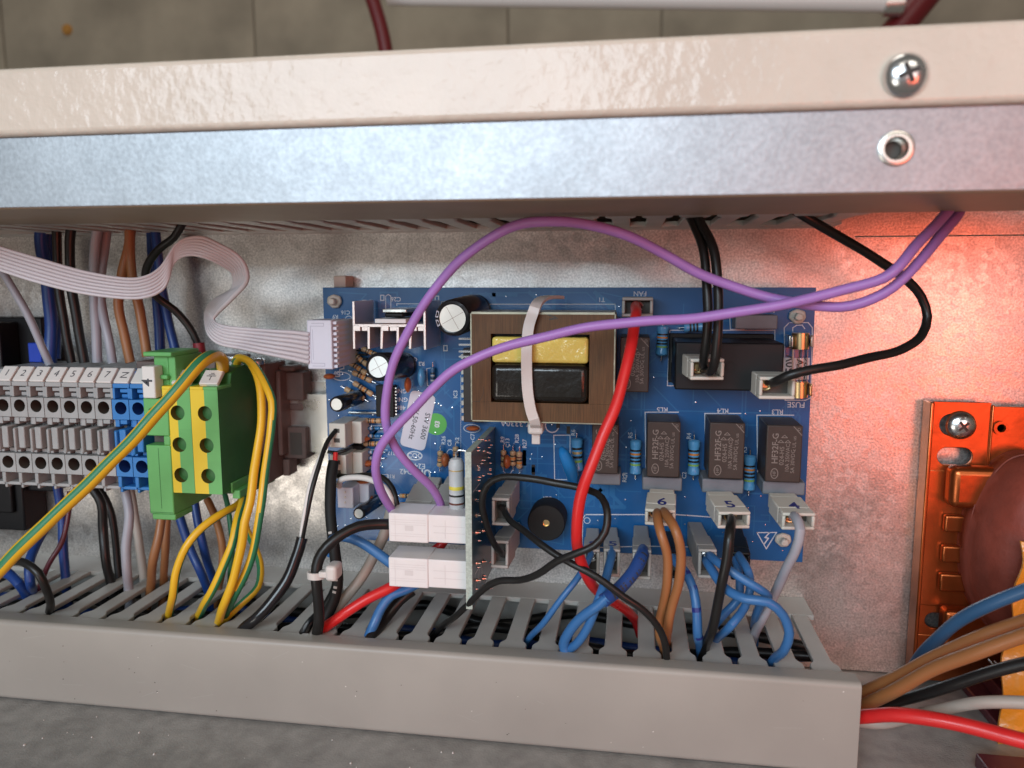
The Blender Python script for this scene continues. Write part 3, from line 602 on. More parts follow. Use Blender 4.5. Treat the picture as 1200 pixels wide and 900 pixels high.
# ---------------- transformer
HTF = 42.0
x0, z1 = X(552.5, 367.5, HTF); x1, z0 = X(718, 496.5, HTF); wx0, wz1 = X(575, 391, HTF); wx1, wz0 = X(690, 474, HTF)
tf = MB().mat('black_plastic').box(x0 + 3, x1 - 3, z0 + 4, z1 - 3, HB + .1, 24).build('transformer', parent=board)
c = MB()
for (a, b, c_, d) in ((x0, wx0, z0 + 5.55, z1), (wx1, x1, z0 + 5.55, z1), (wx0, wx1, wz1, z1), (x0, x1, z0, z0 + 5.5)):
    c.mat('laminate').box(a, b, c_, d, 22, HTF)
c.build('iron_core', parent=tf)
e = MB().mat('laminate_edge').box(x0 - .12, x1 + .12, z1, z1 + .5, 21, HTF - .4).box(x0 - .4, x0 - .02, z0, z1, 22, HTF - .1).box(x1 + .02, x1 + .4, z0, z1, 22, HTF - .1).box(x0, x1, z0 - .35, z0 - .02, 22, HTF + .05).box(x0, x1, z1 - .1, z1 + .3, HTF - .6, HTF + .12)
e.build('core_edge', parent=tf)
zm = X(620, 425.5, HTF)[1]
MB().mat('black_tape').box(wx0 + .1, wx1 - .2, wz0 + .2, zm - .1, 24, HTF + 1.2).build('winding_tape', parent=tf, bevel=2.0, seg=4)
yt = X(620, 395, HTF)[1]
MB().mat('yellow_tape').box(wx0 + .3, wx1 - .3, zm, yt, 24, HTF + .3).build('yellow_tape', parent=tf, bevel=1.0, seg=3)
MB().mat('black_plastic').box(wx0, wx1, yt + .1, wz1 - .2, 24, HTF - 2.5).build('bobbin', parent=tf, bevel=.2)
m = MB().mat('band_black'); cx_, cz_ = X(647, 371, HTF)
m.line([(cx_ - 1.3, cz_ + .5), (cx_ + 1.2, cz_ - .2), (cx_ - .8, cz_ - .8), (cx_ + 1.6, cz_ - .6)], .22, HTF + .03).line([(x0 + .3, z0 + 5.55), (x0 + 2.2, z0 + 5.55), (x0 + 3.4, z0 + 8), (x0 + 3.4, z0 + 10)], .09, HTF + .03).build('core_mark', parent=tf, recalc=False)
# ic socket strip beside the transformer
a0, b1 = X(541, 437, 19); a1, b0 = X(556, 495, 19)
ic = MB().mat('relay_brown').box(a0 + .5, a1 + 3, b0, b1 + 8, HB + .3, 19).build('integrated_circuit', parent=board, bevel=.25)
for i in range(9):
    z = b0 + 1.2 + i * 2.54
    if z < b1 + 7: MB().mat('plug_white').box(a0 - .2, a0 + .5, z - .7, z + .7, 13.2, 18.8).build('pin', parent=ic)
for i, px in enumerate((397, 404, 412, 418)):
    p = L(553, px, 22); MB().mat('solder').box(p[0] - 4.2, p[0] + 1, p[1] - .3, p[1] + .3, 21.6, 22.4).build('transformer_pin', parent=tf)
# long chip under the purple wires
a0, b1 = X(455, 452, 17); a1, b0 = X(463, 489, 17)
ic = MB().mat('black_matt').box(a0 - 4.5, a1 - .4, b0, b1, HB + .4, 17).build('integrated_circuit', parent=board, bevel=.25)
for i in range(9): MB().mat('solder').box(a1 - .4, a1 + .3, b0 + .6 + i * 1.1, b0 + 1.1 + i * 1.1, 13.2, 16).build('pin', parent=ic)
# ---------------- heatsink
hs = MB().mat('heatsink'); HH = 33.0
def seg(p, q, w=.85):
    a = Vector(X(*p, HH)); b = Vector(X(*q, HH)); d = (b - a); d.normalize(); n_ = Vector((-d[1], d[0])) * w / 2
    hs.prism([tuple(a - n_), tuple(b - n_), tuple(b + n_), tuple(a + n_)], 15, HH)
seg((414, 353), (415, 409), .8); seg((497, 353), (498, 410), .8); seg((415, 381.5), (497, 381.5), 1.0); seg((432, 382), (432, 409)); seg((447.5, 382), (447, 409)); seg((466, 382), (466, 409)); seg((481, 382), (480.5, 409))
for px in (423, 456, 489):
    for s_ in (-1, 1):
        a = Vector(X(px + s_ * 5, 386.5, HH)); hs.prism([(a[0] - 1.2, a[1] - .4), (a[0] + 1.2, a[1] - .4), (a[0] + 1.2, a[1] + 1.4), (a[0] - 1.2, a[1] + 1.4)], 15, HH - .05 * s_)
hso = hs.build('heatsink', parent=board, bevel=.12)
a = L(441, 375, 34); m = MB().mat('nylon_white').box(a[0], a[0] + 9.8, a[1] - .9, a[1] + .4, 20, 35.4).build('mica_pad', parent=hso, bevel=.15)
m = MB().mat('black_plastic').box(a[0] + 2, a[0] + 8, a[1] + .8, a[1] + 2.2, 20, 32).build('power_transistor', parent=hso, bevel=.5)
m = MB().mat('tin').box(a[0] + 2, a[0] + 9.6, a[1] + 2.3, a[1] + 3.4, 16, 34).build('transistor_tab', parent=hso, bevel=.2)
# ---------------- electrolytic capacitors
def ecap(tip, h1, base, r, name='electrolytic_capacitor', cross=True, minus=False):
    a = L(*tip, h1); b = L(*base, HB + .2); Lg = (a - b).length
    m = MB(); m.frame(b, a - b); ri = r * .74
    prof = [(r * .97, 0), (r * .97, 1.0), (r * .9, 1.3), (r * .9, 1.9), (r, 2.4), (r, Lg - .9), (r * .93, Lg - .25), (r * .80, Lg), (ri, Lg - .12), (ri, Lg - .3), (.01, Lg - .3)]
    m.lathe(prof, 36, mats=['black_sleeve'] * 8 + ['silver_cap'] * 2)
    o = m.build(name, parent=board)
    if cross:
        m = MB().mat('band_brown'); m.frame(b, a - b)
        for t in (.5, .5 + math.pi / 2): m.line([(math.cos(t) * ri * .9, math.sin(t) * ri * .9), (-math.cos(t) * ri * .9, -math.sin(t) * ri * .9)], .10, Lg - .27 + t * .002)
        m.build('vent_score', parent=o, recalc=False)
    if minus:
        m = MB().mat('sticker_lilac'); m.frame(b, a - b)
        for t in (2.9, 3.45): 
            q = [(math.cos(t + d) * (r + .04), math.sin(t + d) * (r + .04)) for d in (-.2, .2)]
            m.add([(q[0][0], q[0][1], Lg - 6), (q[1][0], q[1][1], Lg - 6), (q[1][0], q[1][1], Lg - 1.4), (q[0][0], q[0][1], Lg - 1.4)], [[0, 1, 2, 3]])
            q = [(math.cos(t + d) * r * .98, math.sin(t + d) * r * .98) for d in (-.2, .2)]; q2 = [(math.cos(t + d) * r * .8, math.sin(t + d) * r * .8) for d in (-.2, .2)]
            m.add([(*q[0], Lg - .35), (*q[1], Lg - .35), (*q2[1], Lg + .03), (*q2[0], Lg + .03)], [[0, 1, 2, 3]])
        m.build('polarity_stripe', parent=o, recalc=False)
    return o
ecap((530, 373), 37, (557, 364), 5.6, minus=True); ecap((443, 430), 34, (474, 428), 4.5); ecap((394, 474), 31, (421, 465), 2.55, cross=False); ecap((420, 602), 30, (444, 586), 2.05, cross=False)
# ---------------- resistors and small parts
def resistor(p, q, r, body, bands, h=None, name='resistor'):
    h = h or HB + r + .5; a = L(*p, h); b = L(*q, h); Lg = (b - a).length
    m = MB(); m.frame(a, b - a, up=(0, 0, 1)); pr = [(.18, -1.5), (.22, 0), (r * .75, .15), (r, .6), (r, Lg * .17), (r * .88, Lg * .23)]; mt = ['solder', body, body, body, body]
    n_ = len(bands); z0 = Lg * .25; st = Lg * .5 / n_
    for k, bc in enumerate(bands):
        pr += [(r * .885, z0 + st * k + st * .2), (r * .9, z0 + st * k + st * .22), (r * .9, z0 + st * k + st * .74), (r * .885, z0 + st * k + st * .76)]; mt += [body, bc, bc, bc]
    pr += [(r * .88, Lg * .77), (r, Lg * .83), (r, Lg - .6), (r * .75, Lg - .15), (.22, Lg), (.18, Lg + 1.5)]; mt += [body] * 5 + ['solder']
    m.lathe(pr, 16, mats=mt); m.home(); m.mat('solder'); d = nz(b - a)
    for e, s_ in ((a, -1), (b, 1)): t_ = e + d * s_ * 1.4; m.tube([t_, t_ + Vector((d[0] * s_ * .3, d[1] * s_ * .3, -1)), Vector((t_[0] + d[0] * s_ * .3, t_[1] + d[1] * s_ * .3, HB))], .2, 6)
    return m.build(name, parent=board)
BB = ['band_black', 'band_orange', 'band_black', 'band_black', 'band_green']
resistor((745, 515), (744.5, 556), 1.95, 'resistor_blue', BB, 17); resistor((813.5, 515), (812.5, 557), 1.95, 'resistor_blue', BB, 17); resistor((879, 533), (877.5, 575), 1.85, 'resistor_blue', BB, 17)
resistor((676, 513), (677, 552), 1.9, 'resistor_blue', ['band_black', 'band_gold', 'band_black', 'band_green'], 17); resistor((777, 381), (775, 417), 1.9, 'resistor_blue', BB, 17)
resistor((801, 384), (825, 382.5), 1.6, 'resistor_blue', ['band_black', 'band_black', 'band_black'], 16); resistor((507, 430), (507, 453), .8, 'w_steelblue', ['band_black', 'plug_grey', 'band_black', 'plug_grey'], 15)
TB = ['band_black', 'band_brown', 'band_orange', 'band_black']
for p, q in (((412, 413), (431, 428)), ((424, 408), (443, 417)), ((409, 424), (430, 438)), ((413, 436), (436, 447)), ((414, 448), (437, 463)), ((404, 455), (427, 468)), ((402, 415), (402.5, 415.5))):
    if abs(p[0] - q[0]) > 5: resistor(p, q, .95, 'resistor_tan', TB, 15.5)
for y in (493, 520, 562): resistor((426, y), (447, y), .95, 'resistor_tan', TB, 15)
for y in (502, 511, 530, 537): resistor((424, y), (446, y), .7, 'trace_blue', ['w_steelblue', 'silkscreen', 'band_black'], 14.4, 'diode')
for y in (581, 591, 601): resistor((468, y), (482, y), .8, 'resistor_tan', ['band_orange', 'band_black'], 14.6)
resistor((516, 528), (515.5, 547), 1.05, 'resistor_tan', TB, 15.5); resistor((534, 523), (534, 540), 1.05, 'resistor_tan', TB, 15.5)
resistor((590, 527), (590, 547), 1.0, 'resistor_tan', ['band_brown', 'band_gold', 'band_black'], 15.5); resistor((601, 528), (601, 546), 1.05, 'resistor_tan', ['band_black', 'band_orange', 'band_black'], 15.5); resistor((608.5, 529), (608.5, 549), 1.05, 'resistor_tan', ['band_brown', 'band_black', 'band_orange'], 15.5)
def disc(px, py, rx, rz, mat='ceramic_orange', h=16.5, t=1.3, name='ceramic_capacitor'):
    """a flat lens body standing on the board"""
    a = L(px, py, h); m = MB().mat(mat); n = 16; prof = [(.02, -t), (.6, -t * .8), (.93, -t * .35), (1, 0), (.93, t * .35), (.6, t * .8), (.02, t)]
    # axis across the narrower way
    vs = []; w = max(rx, rz); ax = rx < rz
    for (k, dd) in prof:
        for j in range(n):
            al = 2 * math.pi * j / n; c_ = math.cos(al) * k * w; s_ = math.sin(al) * k * 2.3
            dn = dd / t * min(rx, rz); vs.append((a[0] + dn, a[1] + c_, h + s_ * .9) if ax else (a[0] + c_, a[1] + dn, h + s_ * .9))
    fs = [[j0 * n + j, j0 * n + (j + 1) % n, (j0 + 1) * n + (j + 1) % n, (j0 + 1) * n + j] for j0 in range(len(prof) - 1) for j in range(n)] + [list(range(n)), list(range((len(prof) - 1) * n, len(prof) * n))]
    m.add(vs, fs); m.mat('solder')
    for s_ in (-.5, .5): m.box(*( (a[0] - .15, a[0] + .15, a[1] + s_ * w - .15, a[1] + s_ * w + .15) if ax else (a[0] + s_ * w - .15, a[0] + s_ * w + .15, a[1] - .15, a[1] + .15)), HB, h - 1)
    return m.build(name, parent=board)
disc(403, 381, 1.4, 2.3); disc(386, 441, 2.0, 1.0); disc(478, 451, 1.1, 2.6, h=18); disc(425, 514, 2.7, 1.0); disc(429, 543, 2.7, 1.1); disc(429, 583, 2.7, 1.1); disc(425, 565, 2.2, .7); disc(554, 502, 2.3, .9); disc(594, 541, 1.3, 2.4); disc(522, 539, 1.4, 2.4)
disc(494, 442, 1.3, 3.3, 'resistor_blue', 17); 
a = L(663, 541, 26); m = MB().mat('varistor_blue'); m.frame(L(668, 560, 13.2), L(658, 527, 27) - L(668, 560, 13.2) + Vector((0, 0, 3)))
m.home(); m.tube(spline([L(669, 566, 15), L(669, 556, 18), L(667, 545, 22), L(661, 531, 25), L(658, 527, 24)]), [1.2] + [2.3] * 60, 14) if 0 else None
pts = spline([L(671, 566, 15), L(670, 556, 19), L(666, 543, 23), L(660, 530, 25), L(657.5, 525, 24)]); n_ = len(pts)
m.tube(pts, [2.0 * math.sin(math.pi * (.18 + .74 * i / (n_ - 1))) + .25 for i in range(n_)], 16); m.build('varistor', parent=board)
# fuse with clips
a0 = L(938, 389, 20); a1 = L(936, 467, 20)
fz = MB().mat('glass'); fz.frame(a1, a0 - a1, up=(0, 0, 1)); Lf = (a0 - a1).length
fz.lathe([(2.3, 3.6), (2.3, Lf - 3.6)], 24); fo = fz.build('fuse', parent=board)
for t0, t1, mt in ((.3, 5.2, 'brass'), (Lf - 5.2, Lf - .3, 'brass')):
    m = MB().mat(mt); m.frame(a1, a0 - a1, up=(0, 0, 1)); m.lathe([(1.6, t0), (2.5, t0 + .1), (2.5, t1)], 24); m.build('end_cap', parent=fo)
    m = MB().mat('tin' if t0 > 5 else mt); m.frame(a1, a0 - a1, up=(0, 0, 1))
    for s_ in (-1, 1): m.box(s_ * 3.3 - .3, s_ * 3.3 + .3, -5, 1.6, t0 + .6, t1 - .6); m.box(s_ * 2.8 - .3, s_ * 2.8 + .3, 1.6, 2.8, t0 + .8, t1 - .8)
    m.build('fuse_clip', parent=fo, bevel=.25)
m = MB().mat('tin'); m.frame(a1, a0 - a1, up=(0, 0, 1)); m.tube([(0, 0, 5), (.3, .5, Lf / 2), (0, 0, Lf - 5)], .12, 6); m.build('fuse_filament', parent=fo)
m = MB().mat('sticker_white'); q0 = X(917, 419, 13.1); q1 = X(948, 441, 13.1); m.box(q0[0], q1[0], q1[1] - 1, q0[1], HT + .02, HT + .09); lb = m.build('label_sticker', parent=board)
m = MB().mat('ink'); m.text('250V', 3.6, *X(926, 430), HT + .12, u=(0, 1), bold=.06).text('02A', 3.2, *X(937, 430), HT + .12, u=(0, 1), bold=.06).build('label_print', parent=lb, recalc=False)
# stickers
def rrect(cx, cz, w, h, r, ang):
    P = []
    for (sx_, sz_, a0_) in ((1, 1, 0), (-1, 1, 1), (-1, -1, 2), (1, -1, 3)):
        for k in range(5):
            t = math.pi / 2 * (a0_ + k / 4); x = sx_ * (w / 2 - r) + r * math.cos(t); z = sz_ * (h / 2 - r) + r * math.sin(t)
            P.append((cx + x * math.cos(ang) - z * math.sin(ang), cz + x * math.sin(ang) + z * math.cos(ang)))
    return P
x, z = X(511, 497); MB().mat('sticker_green').lathe([(3.75, HT), (3.75, HT + .08)], 30, x, z).build('green_sticker', parent=board); gs = (x, z)
MB().mat('sticker_white').text('03', 2.3, x + .5, z, HT + .1, u=(.15, 1), bold=.1).build('sticker_print', parent=board, recalc=False)
x, z = X(489.5, 493, 13.2); ang = math.radians(-13)
st = MB().mat('sticker_lilac').prism(rrect(x, z, 8.9, 19.6, 1.6, ang), HT + .1, HT + .2).build('label_sticker', parent=board)
u = (-math.sin(ang) * -1, math.cos(ang) * -1); u = (math.sin(math.radians(-13)), -math.cos(math.radians(-13)))
m = MB().mat('ink'); up = (-u[1], u[0])
m.text('SW 3600', 2.5, x + 2.6 * .97, z - 1.8, HT + .23, u=u, bold=.02); m.text('220V 50-60Hz', 2.4, x - 1.0, z + .4, HT + .23, u=u, bold=.02); m.build('sticker_print', parent=st, recalc=False)
# buzzer
a = L(640, 613, 22); m = MB(); m.lathe([(6.2, HB + .1), (6.2, 21.2), (5.8, 22), (1.1, 22), (1.0, 21.2), (.01, 21.2)], 44, a[0], a[1], mats=['black_matt'] * 3 + ['brass'] * 2); bz = m.build('buzzer', parent=board)
MB().mat('relay_brown').text('KINGSTATE', 1.1, a[0] + 2.4, a[1] - 3.6, 22.03, u=(.8, .6)).build('buzzer_marking', parent=bz, recalc=False) if 0 else None
# white socket housings at the edge of the board
def socket(px0, py0, px1, py1, h, mat='plug_white', holes=2, name='socket'):
    x0, z1 = X(px0, py0, h); x1, z0 = X(px1, py1, h)
    o = MB().mat(mat).box(x0, x1, z0, z1, HB + .1, h).box(x1 - .05, x1 + 3.4, z0 + .3, z1 - .3, HB + .1, h - 6).build(name, parent=board, bevel=.3)
    m = MB().mat('terminal_dark')
    for k in range(holes): zc_ = z1 - (k + .75) * (z1 - z0) / (holes + .5); m.box((x0 + x1) / 2 - 1.1, (x0 + x1) / 2 + .9, zc_ - .7, zc_ + .7, h - 1, h + .03)
    if m.v: m.build('contact_slot', parent=o)
    return o
socket(385, 496, 405, 525, 27); socket(386, 533, 406, 562, 27); s3 = socket(395, 571, 414, 596, 25, 'header_white', 0)
m = MB().mat('tag_white')
for k in range(3): p = L(404, 577 + k * 6, 25.3); m.lathe([(.4, 25), (.35, 25.3), (.01, 25.4)], 10, p[0], p[1])
m.build('contact_pin', parent=s3)
MB().mat('black_matt').box(X(406, 527, 20)[0], X(414, 527, 20)[0] + 2, X(400, 566, 20)[1], X(400, 524, 20)[1], HB + .1, 17).build('socket_shade_block', parent=board, bevel=.3)  # dark block put in to stand for the shadow beside the sockets
# buzzer neighbour: bridge wire
m = MB().mat('tin').tube([L(409, 483.5, 14.5), L(442, 484, 14.5)], .45, 8).build('jumper_wire', parent=board)
# flat grey relay tabs behind the white connectors
# ================================================================== SMALL UPRIGHT BOARD
XC = X(549.5, 620, 52)[0]
card = empty('daughter_board', (XC, -88, HB), 'narrow upright circuit board standing edge-on on the blue board with two white connectors', 'circuit board')
zt = X(549, 531, 52.5)[1]; zb = X(549, 714, 52.5)[1]
m = MB().mat('board_teal').box(XC - .9, XC + .9, zb, zt, HB + .3, 52); m.build('board', parent=card)
MB().mat('board_edge').box(XC - .92, XC + .92, zb, zt, 52.01, 52.4).box(XC - .92, XC + .92, zt + .01, zt + .3, HB + .3, 52.4).build('board_edge', parent=card)
m = MB(); m.mat('copper_joint'); rr = random.Random(5)
def joint(py, h, r=.75, l=1.3):
    z = LZ2(XC + .9, py, h)
    m.frame((XC + .9, z, h), (1, 0, 0)); m.lathe([(r, 0), (r * .75, l * .35), (r * .35, l * .7), (r * .3, l), (.01, l + .05)], 12)
def LZ2(x, py, h):                            # z of a point at x, h that shows at height py
    lo, hi = -100, 20
    for _ in range(40):
        mid = (lo + hi) / 2; v = CX * x + CN * (D - h) + CZ * mid
        if 450 - FPX * v[1] / v[2] > py: lo = mid
        else: hi = mid
    return (lo + hi) / 2
for py in (604, 624, 660, 680): joint(py, 46); joint(py - 2, 36)
m.mat('solder')
for i in range(26): joint(rr.uniform(515, 560), rr.uniform(20, 44), .4, .7)
for i in range(14): joint(rr.uniform(560, 700), rr.uniform(22, 48), .45, .8)
m.build('solder_joint', parent=card)
m = MB().mat('silkscreen'); m.M = BASE @ Matrix(((0, 0, 1, XC + .93), (0, 1, 0, 0), (-1, 0, 0, 0), (0, 0, 0, 1)))
m.line([(-48, zb + 4), (-48, zb + 9), (-42, zb + 9)], .25, 0); m.line([(-50, zt - 12), (-40, zt - 12)], .25, 0); m.oval(-40, zb + 6, 2.5, 2.5, .25, 0); m.build('silkscreen_print', parent=card, recalc=False)
for k, (y0, y1, lab) in enumerate(((601, 637, 'a'), (653, 690, 'b'))):
    hF = 49; xa, z1 = X(455, y0, hF); xb, z0 = X(502, y1, hF); xc = XC - 1.0
    sockt = MB().mat('nylon_white').box(xb - 1.0, xc, z0 + .25, z1 - .15, 38.5, hF - .4).build('card_connector', parent=card, bevel=.3)
    MB().mat('nylon_seam').box(xb + 1.5, xc - 1, z1 - 3.6, z1 - 3.45, hF - .4, hF - .35).box(xb + 1.5, xc - 1, z0 + 3.2, z0 + 3.35, hF - .4, hF - .35).box(xb + 5, xb + 5.15, z0 + 1.4, z1 - 1.6, hF - .4, hF - .36).build('connector_seam', parent=sockt)
    if k == 0: o = empty('cable_connector', (xa, z0, 40), 'upper white nylon connector on the upright board, black and purple wires behind it', 'connector', 'white nylon connectors')
    else: o = empty('cable_connector', (xa, z0, 40), 'lower white nylon connector on the upright board, red wire at its corner', 'connector', 'white nylon connectors')
    MB().mat('nylon_white').box(xa, xb, z0, z1, 38, hF).build('connector_shell', parent=o, bevel=.35)
    s_ = MB().mat('nylon_seam')
    for t in (.22, .30, .62, .70, .78): s_.box(xa + .6, xb - .8, z0 + (z1 - z0) * t - .05, z0 + (z1 - z0) * t + .05, hF - .01, hF + .04)
    s_.box(xa + 2.0, xa + 2.1, z0 + .6, z1 - .6, hF, hF + .05); s_.box(xa + 5.0, xa + 7.6, (z0 + z1) / 2 - .8, (z0 + z1) / 2 + .8, hF, hF + .03)
    s_.build('moulded_line', parent=o)
# white power resistor on the card
resistor_parent = board; board_keep = board; board = card
resistor((534, 597), (535.5, 538), 2.35, 'resistor_white', [], 41, 'power_resistor') if 0 else None
a = L(535.5, 600, 40); b = L(534.5, 536, 40); Lg = (b - a).length; r = 2.3
m = MB(); m.frame(a, b - a, up=(0, 0, 1))
m.lathe([(.3, -.8), (.4, 0), (r * .7, .2), (r * .95, .9), (r, 1.6), (r, 2.6), (r + .02, 2.65), (r + .02, 3.2), (r, 3.25), (r, 5.1), (r + .02, 5.15), (r + .02, 5.7), (r, 5.75), (r, 7.2), (r + .02, 7.25), (r + .02, 8.3), (r, 8.35), (r, Lg - 4), (r + .02, Lg - 3.95), (r + .02, Lg - 3.6), (r * 1.04, Lg - 2.8), (r * .98, Lg - 1.5), (r * .7, Lg - .4), (.4, Lg), (.3, Lg + 1)], 28,
        mats=['solder', 'solder'] + ['resistor_white'] * 4 + ['band_brown'] * 2 + ['resistor_white'] * 2 + ['band_black'] * 2 + ['resistor_white'] * 2 + ['band_yellow'] * 2 + ['resistor_white'] * 2 + ['band_gold'] + ['resistor_white'] * 4 + ['solder'] * 2)
m.home().mat('solder').tube(spline([b + Vector((0, 1, 0)), b + Vector((.8, 2.2, 0)), b + Vector((3, 2.0, 0)), Vector((XC, b[1] + 1.4, 40))]), .35, 8).tube(spline([a, a + Vector((0, -1.6, 0)), a + Vector((1.5, -2.6, 0)), Vector((XC, a[1] - 2.2, 40))]), .35, 8)
m.build('power_resistor', parent=card); board = board_keep
# ================================================================== PLUGS
def plug(parent, front, back, w=9.0, ht=5.3, mat='plug_white', ring=(0, 0), pen=None, name='connector_housing', depth=4.5, hmin=None):
    """front=(px,py,h) centre of the open mouth, back=(px,py,h) centre further in"""
    F_ = L(*front); B_ = L(*back); d = nz(F_ - B_); base = F_ - d * min(34, (F_[2] - (hmin or HB + 1.5)) / max(.2, d[2])); Lg = (F_ - base).length
    m = MB().mat(mat); m.frame(base, d); a, b, t = w / 2, ht / 2, .95
    for (x0, x1, z0, z1) in ((-a, a, b - t, b), (-a, a, -b, -b + t), (-a, -a + t, -b + t, b - t), (a - t, a, -b + t, b - t)): m.box(x0, x1, z0, z1, Lg - depth, Lg)
    bk = min(14, Lg * .8); m.box(-a, a, -b, b, Lg - bk, Lg - depth); m.box(-a * .86, a * .86, -b * .8, b * .95, 0, Lg - bk)
    m.build(name, parent=parent, bevel=.35)
    m = MB().mat('terminal_dark'); m.frame(base, d); m.box(-a + t, a - t, -b + t, b - t, Lg - depth, Lg - depth + .1).build('mouth_floor', parent=parent)
    if ring is not None:
        m = MB().mat('brass' if mat == 'plug_white' else 'tin'); m.frame(base + d * (Lg - 2.6), d)
        n = 16; m.tube([(ring[0] + math.cos(t_) * 1.55, ring[1] + math.sin(t_) * 1.35, 0) for t_ in [2 * math.pi * (k + .1) / n * .9 for k in range(n + 1)]], .32, 6)
        m.box(ring[0] - .8, ring[0] + .8, ring[1] - .9, ring[1] + .9, -3, -.6); m.build('crimp_terminal', parent=parent)
    if pen:
        # digit written by hand on the upper side of the housing
        m = MB().mat('pen_blue'); F4 = Matrix(((1, 0, 0, 0), (0, 0, 1, b + .02), (0, -1, 0, Lg - 3.6), (0, 0, 0, 1)))
        m.frame(base, d); m.M = m.M @ F4; m.text(pen, 7.2, .3, 2.2, .03, bold=.12, wx=.85).build('pen_mark', parent=parent, recalc=False)
    return base + d * (Lg - 2.4), d
def lead(name, label, front, **k):
    p = L(*front); o = empty(name, (p[0], p[1], HB), label, 'plug lead'); return o
def W(parent, pts, r, mat, **k): return wire_mesh('insulated_wire', pts, r, mat, parent=parent, **k)
# numbered plugs under the relays
o = lead('plug_lead', 'white plug marked 6 with two brown wires running into the duct', (774, 607, 49)); plug(o, (773.5, 607, 45), (775, 589, 34), 8.6, 5.0, pen='6', ring=(-1.5, .4), hmin=29)
W(o, [(770, 599, 40), (770, 606, 50), (775, 626, 55), (782, 651, 55), (782.5, 682, 54), (778, 705, 52), (773, 728, 50), (773, 744, 50), (778, 760, 'd')], 1.32, 'w_tan')
W(o, [(776, 598, 40), (781, 604, 50), (791, 621, 57), (798, 647, 57), (796.5, 677, 56), (789.5, 705, 54), (783, 732, 52), (781, 752, 'd')], 1.32, 'w_tan')
o = lead('plug_lead', 'white plug marked 5 at the relay with one black wire down to the duct', (861, 609, 49)); plug(o, (860.5, 610, 46), (846, 590, 33), 9, 5.0, pen='5', ring=(-.4, .3), hmin=29)
W(o, [(855, 604, 40), (857, 611, 50), (855.5, 626, 57), (852, 654, 58), (847, 677, 58), (842, 703, 56), (835, 735, 53), (826, 761, 'd')], 1.35, 'w_black')
o = lead('plug_lead', 'white plug marked 4 with a pale grey wire looping into the duct', (936, 611, 49)); plug(o, (936, 611.5, 46), (920, 592, 33), 9, 5.0, pen='4', ring=(-1.6, .3), hmin=29)
W(o, [(928, 605, 41), (933, 607, 49), (938, 621, 53), (933, 644, 52), (920, 669, 48), (907, 698, 42), (894, 724, 38), (885, 742, 'd')], 1.35, 'w_grey')
# plugs on the power relay
o = lead('plug_lead', 'white plug on the large black relay with two black wires hanging from above', (828, 429, 47))
plug(o, (829, 433, 47), (817, 426, 34), 9.2, 5.9, ring=(-2.0, .2))
W(o, [(806, 250, 40), (813, 262, 46), (823, 290, 50), (828, 330, 52), (829.5, 368, 53), (828, 400, 52), (825, 422, 50), (824, 431, 45)], 1.25, 'w_black')
W(o, [(814, 246, 42), (822, 262, 48), (835, 290, 52), (841, 330, 54), (841.5, 370, 55), (840.5, 405, 55), (838, 424, 54), (833, 435, 51), (825, 434, 46)], 1.25, 'w_black')
o = lead('plug_lead', 'white plug beside the fuse with a black wire looping out right and up', (905, 450, 46))
plug(o, (911, 455, 46), (898, 446, 33), 9.6, 6.2, ring=(-2.6, .5))
W(o, [(899, 448, 41), (907, 448, 47), (922, 441, 50), (949, 434, 50), (985, 427, 47), (1019, 419, 42), (1058, 409, 36), (1080, 393, 32), (1087, 371, 30), (1080, 348, 30), (1060, 326, 32), (1035, 308, 35), (991, 282, 40), (948, 257, 45), (930, 246, 46)], 1.28, 'w_black')
o = lead('plug_lead', 'grey socket marked FAN with the thick red wire curving over to the duct', (745, 360, 30))
plug(o, (747, 360, 26), (747.5, 358.5, 14), 9.3, 5.9, mat='plug_grey', ring=(0, .2))
W(o, [(745, 358, 19), (745, 360, 28), (744.5, 372, 44), (740, 402, 52), (732, 440, 57), (719, 482, 61), (704, 517, 63), (689, 555, 65), (679, 590, 65), (676, 620, 64), (677.5, 643, 62), (683, 665, 58), (693, 684, 52), (706, 698, 45), (722, 707, 37), (735, 716, 31), (742, 723, 'd')], 1.52, 'w_red')
# lower row
def low(label, front, back, wires, pen=None, mat='plug_grey', ring=(0, 1.2), w=4.9, ht=8.4):
    o = lead('plug_lead', label, front); plug(o, front, back, w, ht, mat=mat, pen=pen, ring=ring)
    for (pts, r, m_) in wires: W(o, pts, r, m_)
    return o
low('narrow grey plug behind the red wire, a thin blue wire leaving it', (693, 660, 40), (694, 640, 22), [([(692, 645, 36), (692, 652, 42), (679, 674, 47), (658, 701, 50), (636, 731, 48), (622, 746, 'd')], .95, 'w_blue')], pen='S')
low('narrow grey plug with blue 5 mark, blue pair of wires leaving it', (717, 660, 41), (716, 639, 22), [([(716, 644, 37), (717, 650, 42), (711, 674, 50), (702, 700, 56), (689, 735, 55), (675, 755, 53), (664, 763, 'd')], 1.3, 'w_blue')], pen='5')
o = low('grey plug holding a thick dark blue sleeve that bends to the duct', (752, 662, 43), (751, 640, 24), [([(753, 645, 37), (752, 651, 44), (743, 670, 49), (726, 689, 54), (707, 704, 58)], 1.95, 'w_sleeveblue'), ([(712, 700, 58), (700, 710, 58), (680, 725, 56), (666, 742, 54), (660, 756, 52), (663, 766, 'd')], 1.45, 'w_blue')], w=5.4, ht=8.8)
